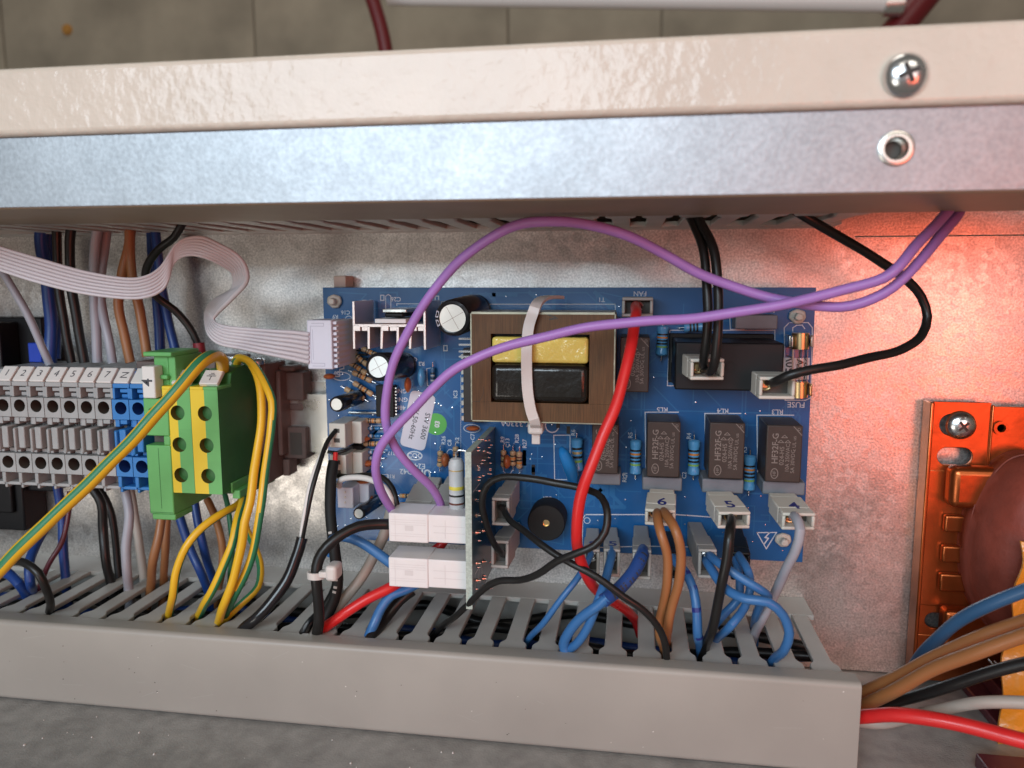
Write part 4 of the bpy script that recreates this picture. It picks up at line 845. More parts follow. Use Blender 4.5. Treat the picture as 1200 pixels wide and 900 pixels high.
def arc_marks(m, ps, r, idx, half=.7, ln=1):
    """short printed dashes on the side of a wire that faces out of the cabinet"""
    for i in idx:
        a, b = ps[i], ps[i + ln]; d = nz(b - a); f = Vector((0, 0, 1)); f = nz(f - d * f.dot(d)); s_ = d.cross(f); q = []
        for p in (a, b): q.append([p + (f * math.cos(t) + s_ * math.sin(t)) * (r + .05) for t in (-half, -half / 3, half / 3, half)])
        m.add(q[0] + q[1], [[k, k + 1, k + 5, k + 4] for k in range(3)])
m = MB().mat('ink'); ps = spline(route([(753, 645, 37), (752, 651, 44), (743, 670, 49), (726, 689, 54), (707, 704, 58)]), .6)
arc_marks(m, ps, 1.95, [i for i in range(12, min(len(ps) - 4, 46)) if i % 5 in (0, 2)], .5); m.build('printed_mark', parent=o, recalc=False)
low('pale grey long plug with two light blue wires looping to the right', (829, 661, 44), (817, 634, 22),
    [([(830, 648, 37), (834, 652, 46), (847, 663, 52), (870, 679, 54), (889, 690, 55), (900, 698, 53), (893, 706, 46), (886, 722, 38), (884, 734, 'd')], 1.22, 'w_blue'),
     ([(828, 654, 37), (830, 661, 46), (850, 690, 54), (875, 702, 58), (900, 705, 59), (917, 720, 58), (925, 742, 57), (920, 759, 55), (907, 773, 'd')], 1.3, 'w_blue')], mat='plug_grey', w=5.2, ht=8.6)
o = low('black plug at the board edge with several light blue wires', (868, 664, 40), (862, 638, 22),
    [([(865, 648, 33), (867, 653, 42), (876, 669, 48), (879, 690, 46), (873, 712, 48), (858, 732, 52), (838, 750, 'd')], 1.2, 'w_blue'),
     ([(862, 650, 33), (863, 657, 41), (867, 680, 44), (864, 703, 44), (850, 718, 45), (838, 732, 47), (828, 752, 'd')], 1.2, 'w_blue')], mat='black_plastic', w=5.2, ht=8.6)
o = low('black plug behind the brown pair, blue wire banded dark blue', (788, 663, 36), (786, 642, 20),
    [([(788, 650, 30), (790, 656, 38), (804, 671, 44), (813, 692, 47), (816.5, 717, 49), (818, 742, 49), (820, 758, 'd')], 1.35, 'w_blue')], mat='black_plastic', w=4.6, ht=8)
m = MB().mat('pen_blue'); ps = spline(route([(788, 650, 30), (790, 656, 38), (804, 671, 44), (813, 692, 47), (816.5, 717, 49), (818, 742, 49), (820, 758, 'd')]), .6)
arc_marks(m, ps, 1.35, [int(fr * len(ps)) for fr in (.28, .36, .46, .62)], 1.2, 2)
m.build('printed_mark', parent=o, recalc=False)
for (px, lab) in ((521, 'grey plug behind the upper white connector where the purple wire ends'), (489, 'grey plug behind the upper white connector, beside the one with the purple wire')):
    o = lead('plug_lead', lab, (px, 603, 32)); plug(o, (px - 2, 605, 32), (px + 9, 582, 22), 9, 5.4, mat='plug_grey', ring=(0, 0))
# two sleeved plugs beside the upright board
o = lead('plug_lead', 'upper grey plug by the upright board, thin black wire crossing to the brown pair', (586, 600, 40))
plug(o, (586.5, 600, 40), (597, 582, 22), 5.4, 8.6, mat='plug_grey', ring=None)
W(o, [(587, 594, 34), (590, 597, 41), (597, 609, 46), (614, 621.5, 51), (629, 634, 55), (650, 649, 58), (671, 661, 60), (700, 677, 61), (730, 699, 61), (753, 714, 60), (770, 733, 58), (779, 754, 55), (782, 775, 'd')], 1.0, 'w_black')
o = lead('plug_lead', 'lower grey plug by the upright board, thin black wire looping above the buzzer', (586, 652, 40))
plug(o, (585.5, 650, 40), (597, 632, 22), 5.4, 8.6, mat='plug_grey', ring=None)
W(o, [(591, 650, 34), (588, 648, 41), (578, 636, 46), (569, 611, 50), (564.5, 586, 52), (571, 568, 53), (588, 559, 54), (620, 561, 56), (650, 566.5, 57), (678, 571, 58), (699, 578, 60), (709, 591, 64), (712, 606, 66), (709, 623, 67), (696, 639, 68), (677, 648, 68), (652, 659, 66), (630, 673, 63), (610, 680, 60), (582, 681, 57), (566, 690, 55), (551, 706, 52), (534, 722, 48), (516, 736, 'd')], 1.0, 'w_black')
# ================================================================== LOOSE WIRES
wire('purple wire arching high over the transformer, then down the left of the board', [(1128, 240, 50), (1119, 256, 55), (1085, 297, 62), (1058, 327, 64), (1035, 344, 64), (997, 358, 63), (963, 359, 62), (921, 353.5, 61), (880, 342.5, 60), (830, 325, 60), (780, 299, 62), (735, 276, 66), (690, 264, 68), (650, 259.5, 69), (612, 262, 68), (575, 278, 66), (545, 300, 64), (520, 326, 62), (497, 357, 61), (477, 391, 60), (461, 425, 59), (453, 460, 58), (453, 497, 56), (463, 524, 54), (482, 548, 50), (505, 571, 44), (516, 590, 38), (517, 606, 32)], 1.28, 'w_purple', 'purple wires')
wire('purple wire passing in front of the yellow tape and crossing the arched one', [(1118, 240, 56), (1105, 255, 60), (1074, 286, 66), (1052, 313, 68), (1035, 326, 68), (991, 339, 67), (936, 353.5, 66), (880, 363, 65), (820, 372, 64), (760, 376.5, 64), (700, 382, 63), (640, 394, 63), (600, 404, 62), (568, 415, 62), (533, 433, 62), (506, 457, 62), (487, 477, 61), (463, 501, 60), (445, 526, 58), (440, 548, 56), (445, 571, 52), (457, 595, 45), (468, 612, 38)], 1.28, 'w_purple', 'purple wires')
YG = 'green and yellow earth wires'
def earth(label, pts, r=1.25, ang=0.0, half=1.0, tw=0.0, base='w_yellow'): return wire(label, pts, r, base, YG, stripe=('w_green', ang, half, tw), n=20)
earth('thick green and yellow earth wire running diagonally off the left edge', [(-30, 700, 84), (0, 668, 84), (20, 646, 83), (60, 608, 80), (110, 561, 76), (150, 521, 73), (185, 482, 70), (212, 451, 67), (235, 426, 62), (250, 417, 54), (259, 421, 44), (261, 432, 36)], 1.85, ang=-0.1, half=0.52)
earth('yellow and green earth wire bending from the outer block, lands beside the black sleeve', [(276, 430, 24), (283, 420, 32), (299, 429, 38), (312, 452, 42), (319, 471, 44), (318.5, 493, 46), (314, 527, 48), (309, 571, 50), (305, 600, 52), (299, 636, 53), (289, 668, 53), (275, 697, 53), (264, 722, 'd')], 1.25, 3.4, 1.0, 1.5)
earth('middle yellow and green earth wire of the bunch under the green block', [(272, 428, 22), (281, 419, 30), (296, 429, 37), (305, 454, 41), (306.5, 488, 44), (302, 527, 47), (297, 556, 50), (293, 590, 53), (287, 612, 55), (283, 638, 56), (275, 674, 56), (264, 704, 55), (256, 729, 'd')], 1.3, .9, .95, 1.2)
earth('plain looking yellow wire from under the green block, second from the left', [(283, 560, 25), (285, 580, 32), (284, 592, 42), (278, 610, 48), (271, 640, 52), (259, 670, 53), (246, 697, 52), (234, 719, 'd')], 1.3, 3.6, .7)
earth('yellow wire with green edge curving left from under the green block', [(290, 578, 26), (279, 591, 34), (260, 602, 43), (236, 620, 49), (218, 641, 52), (208, 666, 53), (203, 694, 52), (198, 719, 'd')], 1.25, 1.9, .8)
earth('yellow and green wire looping out right, nearest the black sleeve', [(280, 590, 20), (290, 622, 26), (300, 644, 30), (305, 666, 34), (302, 688, 38), (284, 706, 42), (268, 722, 'd')], 1.15, 0.0, 1.1)
wire('thin dark green wire hidden behind the yellow earth wires', [(262, 575, 16), (268, 600, 18), (272, 640, 20), (270, 676, 22), (269, 690, 'd')], .9, 'w_green')
BT = 'wires dropping from the upper duct to the terminal blocks'
def drop(label, pts, r, mat): return wire(label, pts, r, mat, BT)
drop('dark blue wire behind the ribbon cable at the top left', [(50, 255, 14), (48, 280, 14), (56, 330, 14), (60, 380, 14), (58, 430, 16)], 2.2, 'w_darkblue')
drop('second dark blue wire behind the ribbon cable, beside the black pair', [(60, 255, 11), (58, 300, 11), (64, 350, 11), (66, 420, 14)], 1.6, 'w_darkblue')
drop('left black wire of the pair behind the ribbon, by the dark blue ones', [(66, 255, 24), (67, 285, 24), (68, 330, 24), (75, 375, 24), (84, 425, 24)], 1.5, 'w_black')
drop('right black wire of the pair behind the ribbon, nearer the greys', [(85, 255, 26), (82, 285, 26), (83, 330, 26), (91, 380, 26), (99, 425, 26)], 1.6, 'w_black')
drop('light grey wire dropping straight behind the ribbon cable', [(118, 252, 22), (112, 280, 22), (110, 320, 22), (112, 370, 23), (114, 425, 24)], 1.6, 'w_grey')
drop('light grey wire crossing behind its neighbour, right strand', [(127, 252, 18), (124, 285, 18), (119, 320, 20), (119, 360, 22), (128, 400, 24), (132, 425, 24)], 1.5, 'w_grey')
drop('brown wire dropping behind the ribbon to the last blue ferrule', [(150, 252, 22), (151, 285, 22), (143, 322, 23), (139, 355, 24), (145, 390, 24), (153, 425, 24)], 1.6, 'w_brown')
drop('brown wire bending behind the ribbon toward the green bracket', [(155, 252, 20), (152, 290, 22), (156, 330, 22), (164, 365, 23), (172, 418, 24)], 1.6, 'w_brown')
drop('blue wire from the upper duct behind the black loop', [(176, 252, 12), (179, 300, 12), (184, 350, 13), (189, 425, 16)], 1.7, 'w_darkblue')
drop('second blue wire from the upper duct fanning to the right', [(180, 252, 15), (184, 290, 15), (192, 350, 15), (207, 420, 17)], 1.6, 'w_darkblue')
drop('grey wire slanting under the ribbon cable into the blocks', [(-20, 290, 28), (5, 322, 30), (25, 355, 30), (42, 390, 29), (58, 427, 27)], 1.3, 'w_grey')
wire('black wire arching out beside the ribbon and back to the red ferrule', [(214, 262, 40), (204, 278, 40), (186, 292, 40), (173, 312, 38), (172, 332, 34), (184, 348, 30), (205, 364, 27), (222, 384, 25), (232, 405, 24), (234, 416, 23)], 1.25, 'w_black')
MBf = MB().mat('ferrule_red'); p = L(233.5, 407, 24); MBf.frame(p, (0.1, -1, 0)); tag(MBf.lathe([(1.9, -1.5), (1.9, 2.2)], 16).build('wire_ferrule'), 'dark red ferrule on the black wire above the green block', 'ferrule')
for px, t in ((81, 'left one of the black wires'), (98, 'right one of the black wires'), (115, 'left one of the light grey wires'), (132, 'grey wire that crosses its neighbour'), (153, 'brown wire')):
    p = L(px, 421, 25); m = MB().mat('ferrule_blue'); m.frame(p, (0, -1, 0)); tag(m.lathe([(2.3, -1.3), (2.3, 1.6), (1.6, 2.8)], 18).build('wire_ferrule'), 'bright blue ferrule at the foot of the ' + t, 'ferrule', 'blue ferrules')
p = L(43, 413, 14); tag(MB().mat('ferrule_blue').box(p[0] - 2.6, p[0] + 2.6, p[1] - 3.5, p[1] + 3.5, 9, 15).build('ferrule_block', bevel=.3), 'square blue piece in the dark behind the slanting grey wire', 'connector')
# below the blocks
LB = 'wires between the terminal blocks and the lower duct'
def low_wire(label, pts, r, mat): return wire(label, pts, r, mat, LB)
low_wire('dark blue wire straight down behind the diagonal earth wire', [(66, 560, 18), (72, 600, 18), (74, 640, 20), (77, 676, 'd')], 1.6, 'w_darkblue')
low_wire('thin maroon wire slanting down behind the diagonal earth wire', [(82, 575, 20), (80, 605, 22), (72, 635, 25), (58, 660, 28), (48, 684, 'd')], .9, 'w_maroon')
low_wire('black wire under the grey blocks, left and nearer one', [(108, 572, 22), (118, 590, 22), (121, 620, 22), (124, 655, 24), (130, 682, 'd')], 1.6, 'w_black')
low_wire('black wire under the grey blocks, behind the nearer black one', [(116, 572, 14), (130, 600, 14), (136, 640, 15), (139, 674, 'd')], 1.3, 'w_black')
low_wire('light grey wire under the blue blocks, in front', [(146, 572, 24), (151, 600, 26), (148, 640, 28), (149, 670, 30), (151, 690, 'd')], 1.6, 'w_grey')
low_wire('greyish wire under the blue blocks, behind', [(152, 572, 14), (159, 610, 15), (165, 650, 16), (168, 676, 'd')], 1.5, 'w_beige')
low_wire('brown wire below the green end bracket', [(190, 605, 26), (187, 625, 28), (180, 655, 30), (176, 688, 'd')], 1.5, 'w_brown')
low_wire('brown wire tucked behind the one below the bracket', [(196, 600, 18), (194, 640, 20), (192, 679, 'd')], 1.4, 'w_brown')
low_wire('dark blue wire below the earth blocks, longer and in front', [(203, 578, 22), (209, 600, 24), (222, 640, 26), (234, 668, 28), (243, 690, 'd')], 1.5, 'w_darkblue')
low_wire('dark blue wire below the earth blocks, straighter and behind', [(226, 578, 18), (230, 600, 20), (238, 640, 22), (250, 680, 'd')], 1.5, 'w_darkblue')
low_wire('copper brown wire curving below the earth blocks', [(243, 585, 18), (250, 600, 20), (260, 635, 24), (260, 665, 28), (256, 690, 'd')], 1.3, 'w_brown')
low_wire('black wire looping over the duct edge at the far left', [(-10, 668, 50), (12, 659, 56), (30, 660, 60), (45, 671, 61), (54, 688, 60), (59, 704, 56), (58, 717, 'd')], 1.25, 'w_black')
low_wire('blue wire bending into the duct under the diagonal earth wire', [(52, 622, 30), (42, 640, 36), (34, 660, 42), (35, 680, 44), (38, 694, 'd')], 1.5, 'w_darkblue')
low_wire('short blue wire at the far left going into the duct', [(-10, 664, 36), (12, 674, 40), (22, 684, 42), (31, 697, 'd')], 1.7, 'w_darkblue')
# sleeve and thin wires at the board's left edge
o = empty('sleeved_cable', tuple(L(340, 660, 40)), 'black sleeved cable rising from the duct, splitting into thin black and white wires', 'cable')
W(o, [(396, 502, 26), (385, 516, 30), (374, 543, 36), (366, 573, 40), (359, 606, 42), (354, 635, 43)], .75, 'w_black'); W(o, [(386, 518, 29), (375, 536, 34), (364, 568, 39), (357, 600, 42), (353, 632, 43)], .7, 'w_white')
wire_mesh('cable_sleeve', [(354.5, 630, 43), (351, 642, 44), (346, 655, 45), (336, 680, 47), (317, 706, 50), (300, 725, 52), (286, 737, 'd')], 1.75, 'black_sleeve', o)
o = empty('sleeved_cable', tuple(L(390, 620, 36)), 'thick black sleeved cable running straight down the board edge, red core at its top', 'cable')
wire_mesh('cable_sleeve', [(391, 541, 30), (387.5, 560, 33), (387, 590, 37), (389, 620, 40), (393, 650, 42), (396, 680, 44), (391, 704, 45), (383, 722, 46), (377, 738, 'd')], 1.75, 'black_matt', o)
W(o, [(393, 531, 29), (392, 545, 31)], .8, 'w_red')
m = MB().mat('plug_grey'); ps = spline(route([(391, 541, 30), (387.5, 560, 33), (387, 590, 37), (389, 620, 40), (393, 650, 42), (396, 680, 44), (391, 704, 45)]), .7)
arc_marks(m, ps, 1.78, [i for i in range(30, len(ps) - 4, 1) if (i * 7) % 5 in (0, 1) and i % 22 < 14], .32); m.build('printed_mark', parent=o, recalc=False)
o = empty('thin_lead', tuple(L(440, 565, 30)), 'thin black and white wire pair hooking over to the upper white connector', 'wire')
W(o, [(398, 570, 28), (400, 562, 31), (418, 559.5, 34), (436, 562.5, 36), (450, 571, 38), (458, 584, 40), (461, 600, 40)], .95, 'w_white'); W(o, [(394, 557, 26), (406, 559, 29), (430, 556.5, 33), (448, 559, 36), (460, 572, 38), (465, 590, 40), (466, 606, 40)], .85, 'w_black')
wire('thin black wire slung between the two white sockets', [(384, 529, 27.6), (395, 530, 27.8), (404, 528, 27), (412, 524, 22)], .55, 'w_black')
CN2 = 'wires leaving the white nylon connectors'
def cw(label, pts, r, mat): return wire(label, pts, r, mat, CN2)
cw('thick black wire arching from the upper white connector through the zip tie', [(466, 614, 44), (440, 614, 47), (420, 617, 50), (400, 627, 53), (384, 640, 55), (374, 655, 56), (370.5, 672, 57), (371, 690, 57), (373, 708, 56), (374, 726, 55), (371, 744, 'd')], 1.6, 'w_black')
cw('blue wire curving from behind the arch to the lower white connector', [(388, 650, 40), (390, 632, 42), (402, 628.5, 43), (420, 634, 43), (438, 645, 43), (457, 659, 43), (470, 668, 43)], 1.55, 'w_blue')
cw('beige wire descending diagonally behind both white connectors', [(458, 600, 26), (452, 622, 30), (441, 645, 33), (426, 673, 37), (407, 697, 40), (388, 718, 43), (376, 732, 'd')], 1.7, 'w_beige')
cw('red wire slanting from the lower white connector into the duct', [(478, 676, 40), (458, 688, 44), (432, 701, 47), (406, 718, 49), (388, 730, 49), (376, 739, 'd')], 1.62, 'w_red')
cw('short red wire showing between the two white connectors', [(522, 630, 30), (517, 638, 30), (503, 649, 32), (490, 658, 34)], 1.5, 'w_red')
cw('blue wire from under the lower white connector down into the duct', [(490, 684, 40), (474, 692, 42), (458, 698, 44), (447, 712, 46), (441, 726, 48), (433, 744, 'd')], 1.5, 'w_blue')
cw('black wire beside the blue one below the lower white connector', [(484, 692, 36), (468, 704, 38), (452, 724, 42), (436, 745, 'd')], 1.7, 'w_black')
cw('black wire running low behind the zip tie into the duct', [(396, 672, 30), (392, 690, 34), (380, 712, 38), (365, 728, 42), (354, 744, 'd')], 1.3, 'w_black')
# wires lying inside the duct, seen through the slots
inside = 'wires bundled inside the lower duct'
for i in range(9):
    z = -113 - (i % 3) * 4.2; h = 12 + i * 4.6
    pts = []; 
    for k in range(15): pts.append(Vector((-300 + k * 25.6, z - 1.5 + random.uniform(-2.2, 2.2), h + random.uniform(-6, 6))))
    c_ = ['w_black', 'w_darkblue', 'w_black', 'w_black', 'w_darkblue', 'w_black', 'w_black', 'w_darkblue', 'w_brown'][i]
    labs = ['black wire lying right at the back inside the duct', 'dark blue wire rearmost inside the duct behind the slots', 'black wire low down in the duct near its back', 'black wire under the slots in the rear half of the duct', 'dark blue wire in the middle of the duct bundle', 'black wire in the lowest middle layer of the duct bundle', 'black wire in the top layer, front half of the duct', 'dark blue wire near the front of the duct bundle', 'brown wire right behind the duct lid']
    tag(MB().mat(c_).tube(spline(pts, 6), 1.7, 10).build('wire'), labs[i], 'wire', inside)
# ================================================================== ZIP TIES
o = empty('zip_tie', tuple(L(628, 505, 40)), 'long translucent zip tie strapped down over the transformer', 'zip tie')
def strap(pts, w, t, parent, name, mat='tie_white', side=(1, 0, 0), ribs=False):
    P = spline(pts, 1.0); m = MB().mat(mat); vs = []; sd = Vector(side)
    for i, p in enumerate(P):
        d = nz(P[min(i + 1, len(P) - 1)] - P[max(i - 1, 0)]); s_ = nz(sd - d * sd.dot(d)); n_ = d.cross(s_); n_ = n_ if n_[2] > 0 or abs(n_[2]) < .2 else -n_
        b = t * (.86 + (.14 if i % 2 else 0)) if ribs else t
        vs += [p + s_ * w / 2, p + s_ * w / 2 + n_ * b, p - s_ * w / 2 + n_ * b, p - s_ * w / 2]
    fs = [[i * 4 + k, i * 4 + (k + 1) % 4, i * 4 + 4 + (k + 1) % 4, i * 4 + 4 + k] for i in range(len(P) - 1) for k in range(4)] + [[0, 1, 2, 3], [len(vs) - 4, len(vs) - 3, len(vs) - 2, len(vs) - 1]]
    m.add(vs, fs); return m.build(name, parent=parent, ang=25)
strap([L(656, 350.5, 27), L(645, 350, 33), L(634, 353, 39), L(627, 362, 43.6), L(621, 378, 43.5), L(618, 400, 43.6), L(617.5, 430, 44.1), L(619, 460, 44), L(623, 482, 43.4), L(627, 493, 42.8), L(628, 500, 38)], 3.1, 1.0, o, 'strap', ribs=True)
a = L(627, 502, 40); MB().mat('tie_white').box(a[0] - 2.3, a[0] + 2.3, a[1] - 2.0, a[1] + 2.0, 34, 40).build('tie_head', parent=o, bevel=.9, seg=3)
a = L(627.5, 516, 38); MB().mat('tie_white').box(a[0] - 1.25, a[0] + 1.25, a[1] - 1.4, a[1] + 2.4, 36, 37.2).build('tie_tail', parent=o, bevel=.2)
o = empty('zip_tie', tuple(L(380, 672, 57)), 'small white zip tie cinched around the thick black arching wire', 'zip tie')
c0 = L(371, 673, 57); n = 24
strap([c0 + Vector((math.cos(t) * 2.15, math.sin(t * 1) * .15, math.sin(t) * 2.15)) for t in [2 * math.pi * k / n for k in range(n + 1)]], 2.0, .6, o, 'strap', side=(0, 1, 0))
p0 = L(373, 674, 59.2); p1 = L(386, 674, 58)
MB().mat('tie_white').box(p0[0], p1[0], p0[1] - .9, p0[1] + 1.0, 57.3, 59.3).build('tie_strap_end', parent=o, bevel=.4)
q = L(390, 671, 58); MB().mat('tie_white').box(q[0] - 1.9, q[0] + 1.6, q[1] - 2.3, q[1] + 2.4, 54, 59.6).build('tie_head', parent=o, bevel=1.0, seg=3)
# ================================================================== RIBBON CABLE
o = empty('ribbon_cable', tuple(L(200, 320, 45)), 'pinkish white flat ribbon cable looping over to the white header on the board', 'ribbon cable')
hs_ = [68, 66, 64, 61, 58, 56, 54, 53, 52, 51, 50, 49, 47, 45, 42, 38, 34, 33, 35, 36, 36, 36, 35, 34, 33]
A_ = [(-60, 268), (0, 288), (50, 303), (100, 317), (148, 325), (172, 322), (188, 312), (198, 298), (206, 286), (219, 278), (239, 277), (261, 287), (279, 298), (289, 313), (289, 330), (272, 350), (256, 366), (251, 374), (257, 379), (270, 382), (294, 384), (325, 386), (345, 387), (362, 389)]
B_ = [(-60, 296), (0, 318), (47, 333), (97, 345), (148, 351), (174, 349), (190, 341), (197, 328), (201, 313), (210, 303), (224, 300), (240, 303), (258, 311), (272, 321), (272, 340), (252, 352), (242, 364), (240, 376), (243, 392), (256, 404), (283, 410), (320, 418), (345, 423), (362, 427)]
off = [0] * 12 + [-2, -5, -8, -9, -7, -3, 0] + [0] * 8
nC = 7
PA = [L(*A_[i], hs_[i]) for i in range(len(A_))]; PB = [L(*B_[i], hs_[i] + off[i]) for i in range(len(B_))]
SA = []; SB = []
def dens(PQ, m=7):
    out = []
    P = [PQ[0] * 2 - PQ[1]] + PQ + [PQ[-1] * 2 - PQ[-2]]
    for i in range(1, len(P) - 2):
        for k in range(m):
            t = k / m; out.append(0.5 * ((2 * P[i]) + (P[i + 1] - P[i - 1]) * t + (2 * P[i - 1] - 5 * P[i] + 4 * P[i + 1] - P[i + 2]) * t * t + (3 * P[i] - P[i - 1] - 3 * P[i + 1] + P[i + 2]) * t ** 3))
    out.append(P[-2]); return out
SA, SB = dens(PA), dens(PB)
for c_ in range(nC):
    t = (c_ + .5) / nC; pts = [a.lerp(b, t) for a, b in zip(SA, SB)]
    rs = [max(.35, (a - b).length / nC / 2 * 1.0) for a, b in zip(SA, SB)]
    rs = [min(.85, r) for r in rs]
    MB().mat('ribbon').tube(pts, rs, 10).build('conductor', parent=o)
x0, z1 = X(359, 375, 34); x1, z0 = X(390, 433, 34)
hd = MB().mat('header_white').box(x0, x1, z0, z1, 24, 34).build('header_connector', parent=o, bevel=.35)
s_ = MB().mat('header_seam'); s_.line([(x0 + 1.6, z1 - 1.0), (x0 + 5.6, z1 - 1.0), (x0 + 5.6, z1 - 1.9), (x0 + 1.2, z1 - 1.9), (x0 + 1.2, z0 + 1.9), (x0 + 5.6, z0 + 1.9), (x0 + 5.6, z0 + 1.0), (x0 + 1.6, z0 + 1.0)], .18, 34.02).line([(x0 + 1.9, z1 - 3), (x0 + 1.9, z0 + 3)], .15, 34.02).build('moulded_line', parent=hd, recalc=False)
m = MB().mat('header_white')
for i in range(9): z = z0 + .9 + i * (z1 - z0 - 1.8) / 8; m.box(x1 - .1, x1 + 1.2, z - .45, z + .45, 22, 33)
m.build('latch_teeth', parent=hd)
m = MB().mat('nylon_seam').box(x1 - 2, x1 + 1.0, z0 + .3, z1 - .3, HB + .1, 31).build('header_base', parent=board, bevel=.3)
m = MB().mat('black_plastic')
for i in range(12): z = z0 + .3 + i * (z1 - z0 - .6) / 11; m.box(x1 + 1, x1 + 4.4, z - .22, z + .22, HB + .1, 15.5)
m.build('header_pins', parent=board)
# ================================================================== ORANGE BRACKET AT THE RIGHT
br = empty('transformer_bracket', tuple(L(1100, 775, 1)), 'shiny metal bracket coloured with reflected orange light, with slots holding a brown taped coil', 'bracket')
hb = 6.0
def bx(px, py, h=hb): return XZ(px, py, h)
xl0, zt0 = bx(1094, 471); xl1, zb0 = bx(1068, 775); xc = (bx(1094, 471)[0] + bx(1070, 760)[0]) / 2
XLb = xc; ZT = zt0; ZBm = -129.5
fx = bx(1160, 497)[0]                          # fold line
s1 = bx(1122, 498); s2 = bx(1119, 535)
m = MB().mat('orange_lit_metal')
# base plate in pieces round the two slotted openings
def slot_hole(cx, cz, rx, rz, x0, x1, z0, z1, h0, h1):
    n = 24; inn = []
    for k in range(n):
        t = 2 * math.pi * k / n; c, s = math.cos(t), math.sin(t); inn.append((cx + (rx - rz) * (1 if c > 0 else -1) * (abs(c) > .01) + rz * c, cz + rz * s))
    out = []
    for k in range(n):
        t = 2 * math.pi * (k + 0) / n; dx, dz = math.cos(t), math.sin(t); q = 1e9
        if dx > 1e-6: q = min(q, (x1 - cx) / dx)
        if dx < -1e-6: q = min(q, (x0 - cx) / dx)
        if dz > 1e-6: q = min(q, (z1 - cz) / dz)
        if dz < -1e-6: q = min(q, (z0 - cz) / dz)
        out.append((cx + dx * q, cz + dz * q))
    cs = [(x1, z1), (x0, z1), (x0, z0), (x1, z0)]
    for c_ in cs:                              # snap the closest ray end onto each corner
        k = min(range(n), key=lambda i: (out[i][0] - c_[0]) ** 2 + (out[i][1] - c_[1]) ** 2); out[k] = c_
    vs = [(a, b, h1) for a, b in inn] + [(a, b, h1) for a, b in out] + [(a, b, h0) for a, b in out] + [(a, b, h0) for a, b in inn]
    fs = []
    for k in range(n):
        j = (k + 1) % n; fs += [[k, n + k, n + j, j], [3 * n + k, 3 * n + j, 2 * n + j, 2 * n + k], [k, j, 3 * n + j, 3 * n + k]]
    m.add(vs, fs)
zmid = (s1[1] + s2[1]) / 2
slot_hole(s1[0], s1[1], 5.2, 3.4, XLb + .6, fx, zmid, ZT, hb - 1.2, hb)
slot_hole(s2[0], s2[1], 5.2, 2.8, XLb + .6, fx, s2[1] - 4.6, zmid - .001, hb - 1.2, hb)
zz = s2[1] - 4.61
zsl = bx(1110, 728)[1]
slot_hole(bx(1093, 728)[0] + 2, zsl, 4.4, 2.6, XLb + .6, fx, zsl - 5, zsl + 5, hb - 1.2, hb)
m.box(XLb + .6, fx, zsl + 5.01, zz, hb - 1.2, hb).box(XLb + .6, fx, ZBm, zsl - 5.01, hb - 1.2, hb)
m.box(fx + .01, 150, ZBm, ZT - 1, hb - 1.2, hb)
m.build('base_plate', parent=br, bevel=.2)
MB().mat('orange_lit_metal').box(XLb - .6, XLb + .59, ZBm, ZT, .3, hb + 1.0).build('edge_lip', parent=br, bevel=.4)
MB().mat('orange_lit_metal').box(fx, fx + .7, s2[1] - 4.4, ZT - .4, hb, hb + .9).build('fold_ridge', parent=br, bevel=.3)
x, z = bx(1174, 502, hb + 1); MB().mat('orange_lit_metal').lathe([(2.0, hb + .1), (2.2, hb + .9), (1.3, hb + .9), (1.0, hb + .05)], 24, x, z).build('rivet_hole', parent=br)
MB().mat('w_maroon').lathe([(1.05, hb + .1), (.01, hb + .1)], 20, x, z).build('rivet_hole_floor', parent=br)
m = MB().mat('chrome'); m.lathe([(4.2, hb + .05), (4.5, hb + .5), (4.1, hb + 1.6), (3.0, hb + 2.4), (1.4, hb + 2.8), (.01, hb + 2.9)], 28, s1[0] + .8, s1[1])
for a in (.7, .7 + math.pi / 2):
    c, s_ = math.cos(a), math.sin(a); q = [(s1[0] + .8 + c * u_ * 1.8 - s_ * w_ * .4, s1[1] + s_ * u_ * 1.8 + c * w_ * .4) for u_, w_ in ((1, 1), (-1, 1), (-1, -1), (1, -1))]; m.mat('band_black').prism(q, hb + 2.2, hb + 2.93 + a * .01)
m.build('screw', parent=br)
# raised frame of the transformer on the bracket
frx, frz = bx(1117, 548, 13); MB().mat('orange_lit_metal').box(frx, 150, bx(1117, 597, 13)[1], frz, hb, 13).build('core_frame', parent=br, bevel=2.4, seg=4)
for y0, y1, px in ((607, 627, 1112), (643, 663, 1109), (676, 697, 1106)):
    x, z1 = bx(px, y0, 11); _, z0 = bx(px, y1, 11); MB().mat('orange_lit_metal').box(x, x + 14, z0, z1, hb, 8.4).build('cooling_tab', parent=br, bevel=.7, seg=3)
x, z1 = bx(1108, 716, 12); _, z0 = bx(1108, 760, 12); MB().mat('orange_lit_metal').box(x, x + 45, z0, z1, hb, 12).build('lower_frame', parent=br, bevel=1.5, seg=3)
# taped coil: an oval dome standing off the plate
cx_, cz_ = XZ(1212, 652, 20); rx_ = cx_ - XZ(1133, 652, 14)[0]; rz_ = cz_ - XZ(1205, 752, 14)[1]
m = MB().mat('coil_tape'); m.lathe([(1, hb), (1, 9), (1.012, 9.1), (1.012, 13), (.998, 13.1), (.99, 17), (.94, 21.5), (.86, 25), (.74, 27.6), (.5, 29.6), (.2, 30.4), (.004, 30.5)], 64)
m.v = [Vector((cx_ + v[0] * rx_, v[1] + .35 * math.sin(v[0] * 9 + v[2] * 5), cz_ + v[2] * rz_)) for v in m.v]; m.build('taped_coil', parent=br, ang=70)
